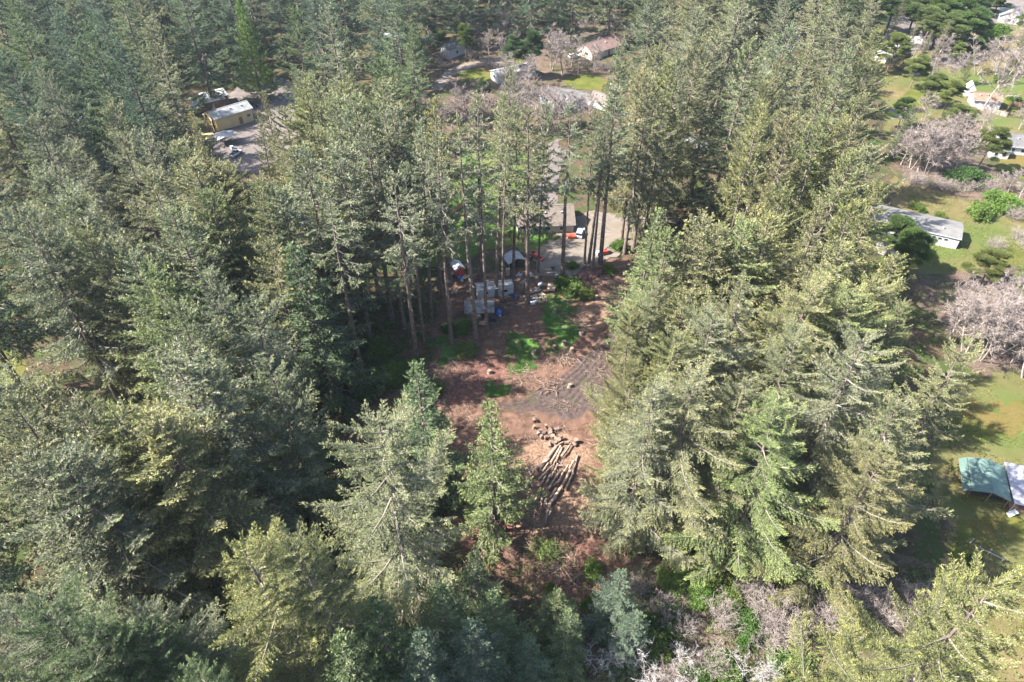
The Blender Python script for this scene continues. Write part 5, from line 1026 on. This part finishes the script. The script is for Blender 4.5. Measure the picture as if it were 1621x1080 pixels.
# white canopy in the gravel lot
cn = thing('canopy', 'white tarpaulin canopy on posts beside the yellow barn', 'canopy', at(360, 226), R(30))
mb = MB(); slabm(mb, (-3.2, 2.4), (0, 3.1), -2.6, 2.6, .06, 0); slabm(mb, (3.2, 2.4), (0, 3.1), -2.6, 2.6, .06, 0); mb.build('cover', M['roof_pale'], cn)
for x_ in (-3.1, 3.1):
    for y_ in (-2.5, 2.5):
        mb = MB(); mb.box((x_, y_, 1.1), (.1, .1, 2.6)); mb.build('post', M['greywood'], cn)
for i, (a, b, l) in enumerate(((345, 222, 'white boxes'), (352, 214, 'pale sheet'), (368, 236, 'white drum'))):
    t = thing('crate', f'{l} beside the canopy in the gravel lot', 'crate', at(a, b), .4 * i, 'clutter beside the canopy')
    mb = MB(); mb.box((0, 0, .45), (1.4 - .3 * i, 1.0, .9)); mb.build('box', M['white_paint'], t); mb = MB(); mb.box((0, 0, .94), (1.5 - .3 * i, 1.1, .08)); mb.build('lid', M['grey_paint'], t)
for i, (a, b) in enumerate(((328, 214), (345, 216), (335, 219))):
    mb = MB(); q = at(a, b)
    for k in range(4): mb.box((0, .28 * k, .1 + .05 * (k % 2)), (4.5 - .4 * k, .22, .08))
    o = mb.build('lumber_stack', M['yellow']); o.location = q; o.rotation_euler = (0, 0, R(10 + 15 * i)); tag(o, f'yellow lumber lying at the barn gable, {ORD[i]} stack from the spruce', 'lumber', 'yellow lumber at the barn')

def lump(name, label, cat, px, py, s, m, seed, group=None, z=0):
    """a tarp-covered heap: a sagging, creased cover"""
    rng = np.random.default_rng(seed); bm = bmesh.new(); bmesh.ops.create_icosphere(bm, subdivisions=4, radius=1)
    for v in bm.verts:
        n_ = fbm(v.co.x * 1.6 + seed, v.co.y * 1.6 + v.co.z, seed, 4)
        f = .62 + .76 * float(n_); v.co = Vector((v.co.x * s[0] * f, v.co.y * s[1] * f, max(-.1, v.co.z) * s[2] * f))
    me = bpy.data.meshes.new(name); bm.to_mesh(me); bm.free(); me.materials.append(m)
    o = link(name, me); o.location = at(px, py, z); o.rotation_euler = (0, 0, rng.uniform(0, 6)); return tag(o, label, cat, group)
JG = 'junk in the central yard'
lump('tarp_heap', 'blue and white tarp heap beside the corrugated shed', 'tarp', 790, 496, (.8, .7, 1.0), M['blue'], 3, JG)
lump('tarp_heap', 'navy tarp heap at the white trailer end', 'tarp', 809, 466, (1.0, .8, 1.3), M['navy'], 5, JG)
lump('tarp_heap', 'navy bundle lying on churned soil by the trailer', 'tarp', 816, 472, (.9, .8, .8), M['navy'], 6, JG)
lump('tarp_heap', 'blue bundle below the red shed', 'tarp', 728, 441, (.6, .5, .8), M['blue'], 7, JG)
lump('sack', 'white sack beside the blue bundle', 'sack', 731, 445, (.45, .4, .6), M['white_paint'], 8, JG)
lump('sack', 'white bag under the blue and white tarp', 'sack', 792, 501, (.35, .3, .4), M['white_paint'], 9, JG)
lump('sack', 'dark bag at the corner of the corrugated shed', 'sack', 728, 503, (.45, .4, .5), M['black'], 10, JG)
lump('dirt_mound', 'reddish brown dirt mound below the thin trunks', 'mound', 932, 436, (4.5, 2.2, 1.3), M['slash_soil'], 11, None, -.1)
lump('dirt_mound', 'low brown mound at the top of the dirt bank', 'mound', 960, 452, (2.6, 1.6, .8), M['soil'], 12, None, -.1)
# silver tarp lean-to
lt = thing('tarp_shelter', 'silver and blue tarp shelter beside the trunk row', 'shelter', at(814, 418), R(25))
mb = MB(); slabm(mb, (-2.4, 1.6), (0, 2.7), -1.8, 2.2, .05, 0); slabm(mb, (2.2, 1.9), (0, 2.7), -1.8, 2.2, .05, 0); mb.build('cover', M['silver'], lt)
mb = MB(); mb.box((0, 2.2, 1.1), (4.4, .05, 2)); mb.build('side_sheet', M['navy'], lt)
for x_ in (-2.2, 2.1):
    for y_ in (-1.7, 2.1): mb = MB(); mb.box((x_, y_, .8), (.08, .08, 1.7)); mb.build('post', M['greywood'], lt)
# flatbed trailer
ft = thing('flatbed_trailer', 'tan flatbed trailer with plank deck at the head of the grass', 'trailer', at(873, 458), R(84))
for k in range(7):
    mb = MB(); mb.box((0, -.78 + .26 * k, .72), (3.2, .245, .06)); mb.build('plank', M['tan_board'], ft)
mb = MB(); mb.box((0, -.86, .6), (3.3, .08, .14)); mb.box((0, .86, .6), (3.3, .08, .14)); mb.bar((1.6, 0, .6), (2.9, 0, .55), .1, .1); mb.build('frame', M['black'], ft)
wheels(ft, (-.4,), (-1.0, 1.0), .33)
mb = MB(); q = thing('sack_pile', 'white sacks piled behind the flatbed trailer', 'sack', at(881, 440), .2, JG)
for k in range(3): mb = MB(); mb.tube([(-.5, 0, .2 + .3 * k), (0, .05, .26 + .3 * k), (.55, 0, .2 + .3 * k)], [.16, .24, .15], 8); mb.build('sack', M['white_paint'], q, True)
q = thing('black_grill', 'black round grill on legs in the gravel yard', 'grill', at(875, 428), 0, JG)
mb = MB(); mb.tube([(0, 0, .7), (0, 0, .85), (0, 0, 1.1), (0, 0, 1.25)], [.2, .55, .55, .2], 12); mb.build('bowl', M['black'], q, True)
for k in range(3): mb = MB(); mb.tube([(.3 * math.cos(k * 2.1), .3 * math.sin(k * 2.1), .8), (.5 * math.cos(k * 2.1), .5 * math.sin(k * 2.1), 0)], [.04, .04], 6); mb.build('leg', M['black'], q)
q = thing('concrete_mixer', 'grey drum mixer on a stand beside the flatbed trailer', 'mixer', at(855, 456), .6, JG)
mb = MB(); mb.tube([(-.5, 0, .9), (-.2, 0, 1.0), (.3, 0, 1.2), (.6, 0, 1.35)], [.3, .55, .5, .25], 12); mb.build('drum', M['grey_paint'], q, True)
mb = MB(); mb.bar((-.5, -.5, 0), (0, -.5, 1), .08, .08); mb.bar((.5, -.5, 0), (0, -.5, 1), .08, .08); mb.bar((-.5, .5, 0), (0, .5, 1), .08, .08); mb.bar((.5, .5, 0), (0, .5, 1), .08, .08); mb.build('stand', M['black'], q)
wheels(q, (.5,), (-.55, .55), .22, .1)
# scattered boards and slabs
BD = [(846, 470, .6, 'rubble', 'pale slab at the foot of the trunk'), (852, 476, 1.2, 'rubble', 'white broken slab near the bare trunk'), (843, 480, .2, 'white_paint', 'white sheet lying before the grass'), (858, 467, 2.0, 'tan_board', 'tan board pile beside the mixer'), (850, 460, .9, 'rubble', 'pale stone pile by the mixer'), (838, 462, .1, 'tan_board', 'tan board by the trunk row'), (834, 470, .5, 'tan_board', 'plank heap under the trunk'), (862, 474, 1.5, 'tan_board', 'tan pallet at the edge of grass'), (746, 509, .05, 'tan_board', 'tan board leaning at the corrugated shed'), (765, 512, .1, 'tan_board', 'large tan panel before the corrugated shed'), (886, 444, .4, 'rubble', 'pale rubble by the dark bush'), (719, 432, .8, 'white_paint', 'white panel beside the red shed'), (735, 440, 1.0, 'yellow', 'yellow plank leaning near the red shed'), (828, 448, .6, 'rubble', 'grey scrap beside the white trailer'), (822, 436, 1.1, 'silver', 'silver scrap sheet under the trees'), (840, 436, 2.2, 'rubble', 'pale scrap by the gravel yard'), (744, 462, .4, 'yellow', 'yellow boards scattered beneath trunks'), (720, 462, 1.4, 'tan_board', 'tan scrap boards in the dappled shade')]
for i, (a, b, rz, m, l) in enumerate(BD):
    t = thing('board_pile', l, 'boards', at(a, b, .2), rz, 'scrap boards and slabs in the yard')
    for k in range(3):
        mb = MB(); mb.box((random.uniform(-.3, .3), .42 * (k - 1), .12 + .1 * (k % 2)), (random.uniform(1.2, 2.1), .38, .09), random.uniform(-.25, .25)); mb.build('plank', M[m], t)
# red tractor
tr = thing('tractor', 'small red tractor beside the trunk at the gravel yard', 'tractor', at(847, 409), R(-35))
mb = MB(); mb.prism([(-.2, .6), (1.5, .6), (1.55, 1.2), (1.3, 1.35), (-.2, 1.4)], -.35, .35); mb.build('hood', M['red'], tr)
for s in (-.75, .75): mb = MB(); mb.tube([(-.9 + .75 * math.cos(a), s, .75 + .75 * math.sin(a)) for a in np.linspace(.2, 2.6, 6)], [.16] * 6, 5); mb.build('fender', M['red'], tr)
mb = MB(); mb.box((-.8, 0, 1.1), (.5, .5, .12)); mb.box((-1.05, 0, 1.4), (.1, .5, .5)); mb.build('seat', M['black'], tr)
wheels(tr, (-.9,), (-.75, .75), .72, .3); wheels(tr, (1.2,), (-.55, .55), .4, .2)
mb = MB(); mb.box((2.1, 0, .45), (.35, 1.6, .6)); mb.bar((.5, -.55, .9), (2.0, -.55, .5), .1, .14); mb.bar((.5, .55, .9), (2.0, .55, .5), .1, .14); mb.build('loader', M['red'], tr)
# wood chipper with boom
ch = thing('wood_chipper', 'red and white wood chipper with long black arm by thin trunks', 'chipper', at(955, 404), R(18))
mb = MB(); mb.box((-1.3, 0, .95), (1.3, 1.0, .9)); mb.build('engine_box', M['white_paint'], ch)
mb = MB(); mb.prism([(-.6, .5), (1.2, .55), (1.0, 1.4), (-.5, 1.5)], -.55, .55); mb.build('housing', M['red'], ch)
mb = MB(); mb.bar((1.0, 0, .75), (2.2, 0, .6), .9, .2); mb.build('feed_table', M['black'], ch)
mb = MB(); mb.tube([(0, 0, 1.4), (1.2, .2, 2.0), (3.4, .7, 2.3)], [.13, .11, .09], 8); mb.build('arm', M['black'], ch)
wheels(ch, (-.3,), (-.7, .7), .36)
# orange bin
q = thing('orange_bin', 'orange bin in front of the yellow house wall', 'bin', at(904, 378), .1)
mb = MB(); mb.add([(-.9, -.6, 0), (.9, -.6, 0), (.9, .6, 0), (-.9, .6, 0), (-1.1, -.75, 1.1), (1.1, -.75, 1.1), (1.1, .75, 1.1), (-1.1, .75, 1.1)], [(3, 2, 1, 0), (0, 1, 5, 4), (1, 2, 6, 5), (2, 3, 7, 6), (3, 0, 4, 7), (4, 5, 6, 7)]); mb.build('body', M['orange'], q)
mb = MB(); mb.box((0, 0, 1.15), (2.3, 1.6, .08)); mb.build('rim', M['red'], q)
q = thing('metal_drum', 'dark rusty drum before the corrugated shed', 'drum', at(739, 510), 0, JG)
mb = MB(); mb.tube([(0, 0, 0), (0, 0, .3), (0, 0, .32), (0, 0, .6), (0, 0, .62), (0, 0, .95)], [.42, .42, .45, .42, .45, .42], 12); mb.build('shell', M['brown'], q, True); mb = MB(); mb.tube([(0, 0, .95), (0, 0, 1.0)], [.44, .44], 12); mb.build('lid', M['black'], q)
q = thing('bench_box', 'dark low box beside the corrugated shed', 'box', at(780, 508), .1, JG)
mb = MB(); mb.box((0, 0, .4), (1.5, .8, .8)); mb.build('box', M['navy'], q); mb = MB(); mb.box((0, 0, .84), (1.6, .9, .06)); mb.build('lid', M['black'], q)
q = thing('cabinet', 'tall tan cabinet standing by the white trailer', 'cabinet', at(804, 436), .1, JG)
mb = MB(); mb.box((0, 0, 1.0), (1.0, .7, 2.0)); mb.build('case', M['tan_board'], q); mb = MB(); mb.box((0, -.37, 1.0), (.9, .04, 1.8)); mb.build('door', M['cream'], q)

# fences
def fence(name, label, pts, hgt_, m, board=0.3, group=None):
    P = [at(a, b) for a, b in pts]; t = thing(name, label, 'fence', P[0], 0, group); nb = 0
    for a, b in zip(P, P[1:]):
        d = b - a; n = max(1, round(d.xy.length / 2.4)); a = a - P[0]; d_ = d
        for k in range(n + 1):
            p = a + d * (k / n); mb = MB(); mb.box((p.x, p.y, p.z + hgt_ / 2), (.14, .14, hgt_ + .2), math.atan2(d.y, d.x)); mb.build('post', m, t)
        for k in range(n):
            p = a + d * ((k + .08) / n); q = a + d * ((k + .92) / n); off = Vector((-d.y, d.x, 0)).normalized() * .09
            for z in (.35, hgt_ - .3): mb = MB(); mb.bar(p + off + Vector((0, 0, z)), q + off + Vector((0, 0, z)), .05, .1); mb.build('rail', m, t)
            L = (q - p).length; c = max(1, int(L / board))
            for j in range(c):
                r = p.lerp(q, (j + .5) / c) + off * 1.7; mb = MB(); mb.box((r.x, r.y, r.z + hgt_ / 2 + .02 * (j % 2)), (L / c - .03, .03, hgt_ - .06), math.atan2(d.y, d.x)); mb.build('plank', m, t)
fence('board_fence', 'reddish board fence along the lawn by the alders', [(795, 222), (832, 240)], 1.8, M['fence'], .5)
fence('board_fence', 'brown board fence across the sunny lawn behind trunks', [(700, 352), (742, 322)], 1.7, M['fence'], .5)
fence('board_fence', 'tan board fence below the white shed', [(1545, 172), (1568, 180), (1592, 186)], 1.7, M['greywood'], .5)
fence('board_fence', 'dark board fence beside the small lawn', [(1588, 184), (1600, 168), (1640, 178)], 1.8, M['brown'], .5)
rf_ = thing('rail_fence', 'weathered single rail fence with posts on the grass', 'fence', at(1545, 871), 0)
o0 = at(1545, 871)
for a, b in ((1546, 872), (1563, 877), (1584, 890)):
    p = at(a, b) - o0; mb = MB(); mb.box((p.x, p.y, p.z + .6), (.16, .16, 1.6), .3); mb.build('post', M['greywood'], rf_)
a_ = at(1545, 871) - o0; b_ = at(1584, 890) - o0
mb = MB(); mb.bar(a_ + Vector((0, -.12, 1.0)), b_ + Vector((0, -.12, 1.0)), .1, .16); mb.build('rail', M['greywood'], rf_)
q = MB(); q.box((0, 0, .6), (.16, .16, 1.7)); o = q.build('fence_post', M['greywood']); o.location = at(1535, 860); tag(o, 'lone weathered post beyond the rail fence', 'post')
# a standing dead pole
for i, (a, b, h, l) in enumerate(((1158, 420, 26, 'by the fresh green spruces'), (1240, 395, 24, 'with broken branches in the belt'), (1215, 345, 20, 'beside the bare-trunked spruces'))):
    p = at(a, b); t = thing('dead_tree', f'bare dead spruce pole {l}', 'dead tree', p, 0, 'dead poles in the belt'); rng = np.random.default_rng(i)
    mb = MB(); mb.tube([(0, 0, -.5), (.1, .1, h * .5), (.3, .1, h)], [.32, .22, .05], 7, cap=False); mb.build('trunk', M['alder_bark'], t, True); mb = MB()
    for k in range(26):
        z = h * rng.uniform(.3, .98); az = rng.uniform(0, 6.28); L = rng.uniform(.6, 2.2); mb.tube([(0.1, .1, z), (math.cos(az) * L, math.sin(az) * L, z - .2 * L)], [.05, .015], 3, cap=False)
    mb.build('crown', M['alder_bark'], t)

# ------------------------------------------------------------------ air
if HAZE_DENSITY > 0:
    mb = MB(); mb.box((0, 0, 55), (1640, 1640, 118)); hz = mb.build('haze', []); hz['kind'] = 'stuff'; hz['label'] = 'thin pale haze over the whole valley'
    m = bpy.data.materials.new('haze_air'); m.use_nodes = True; n = m.node_tree.nodes; n.remove(n['Principled BSDF'])
    pv = n.new('ShaderNodeVolumePrincipled'); pv.inputs['Color'].default_value = (0.74, 0.87, 1.0, 1); pv.inputs['Density'].default_value = HAZE_DENSITY; pv.inputs['Anisotropy'].default_value = 0.2
    m.node_tree.links.new(pv.outputs[0], n['Material Output'].inputs['Volume']); hz.data.materials.append(m)
print('tris', sum(len(m.polygons) for m in bpy.data.meshes), 'objects', len(SC.objects), COUNT)
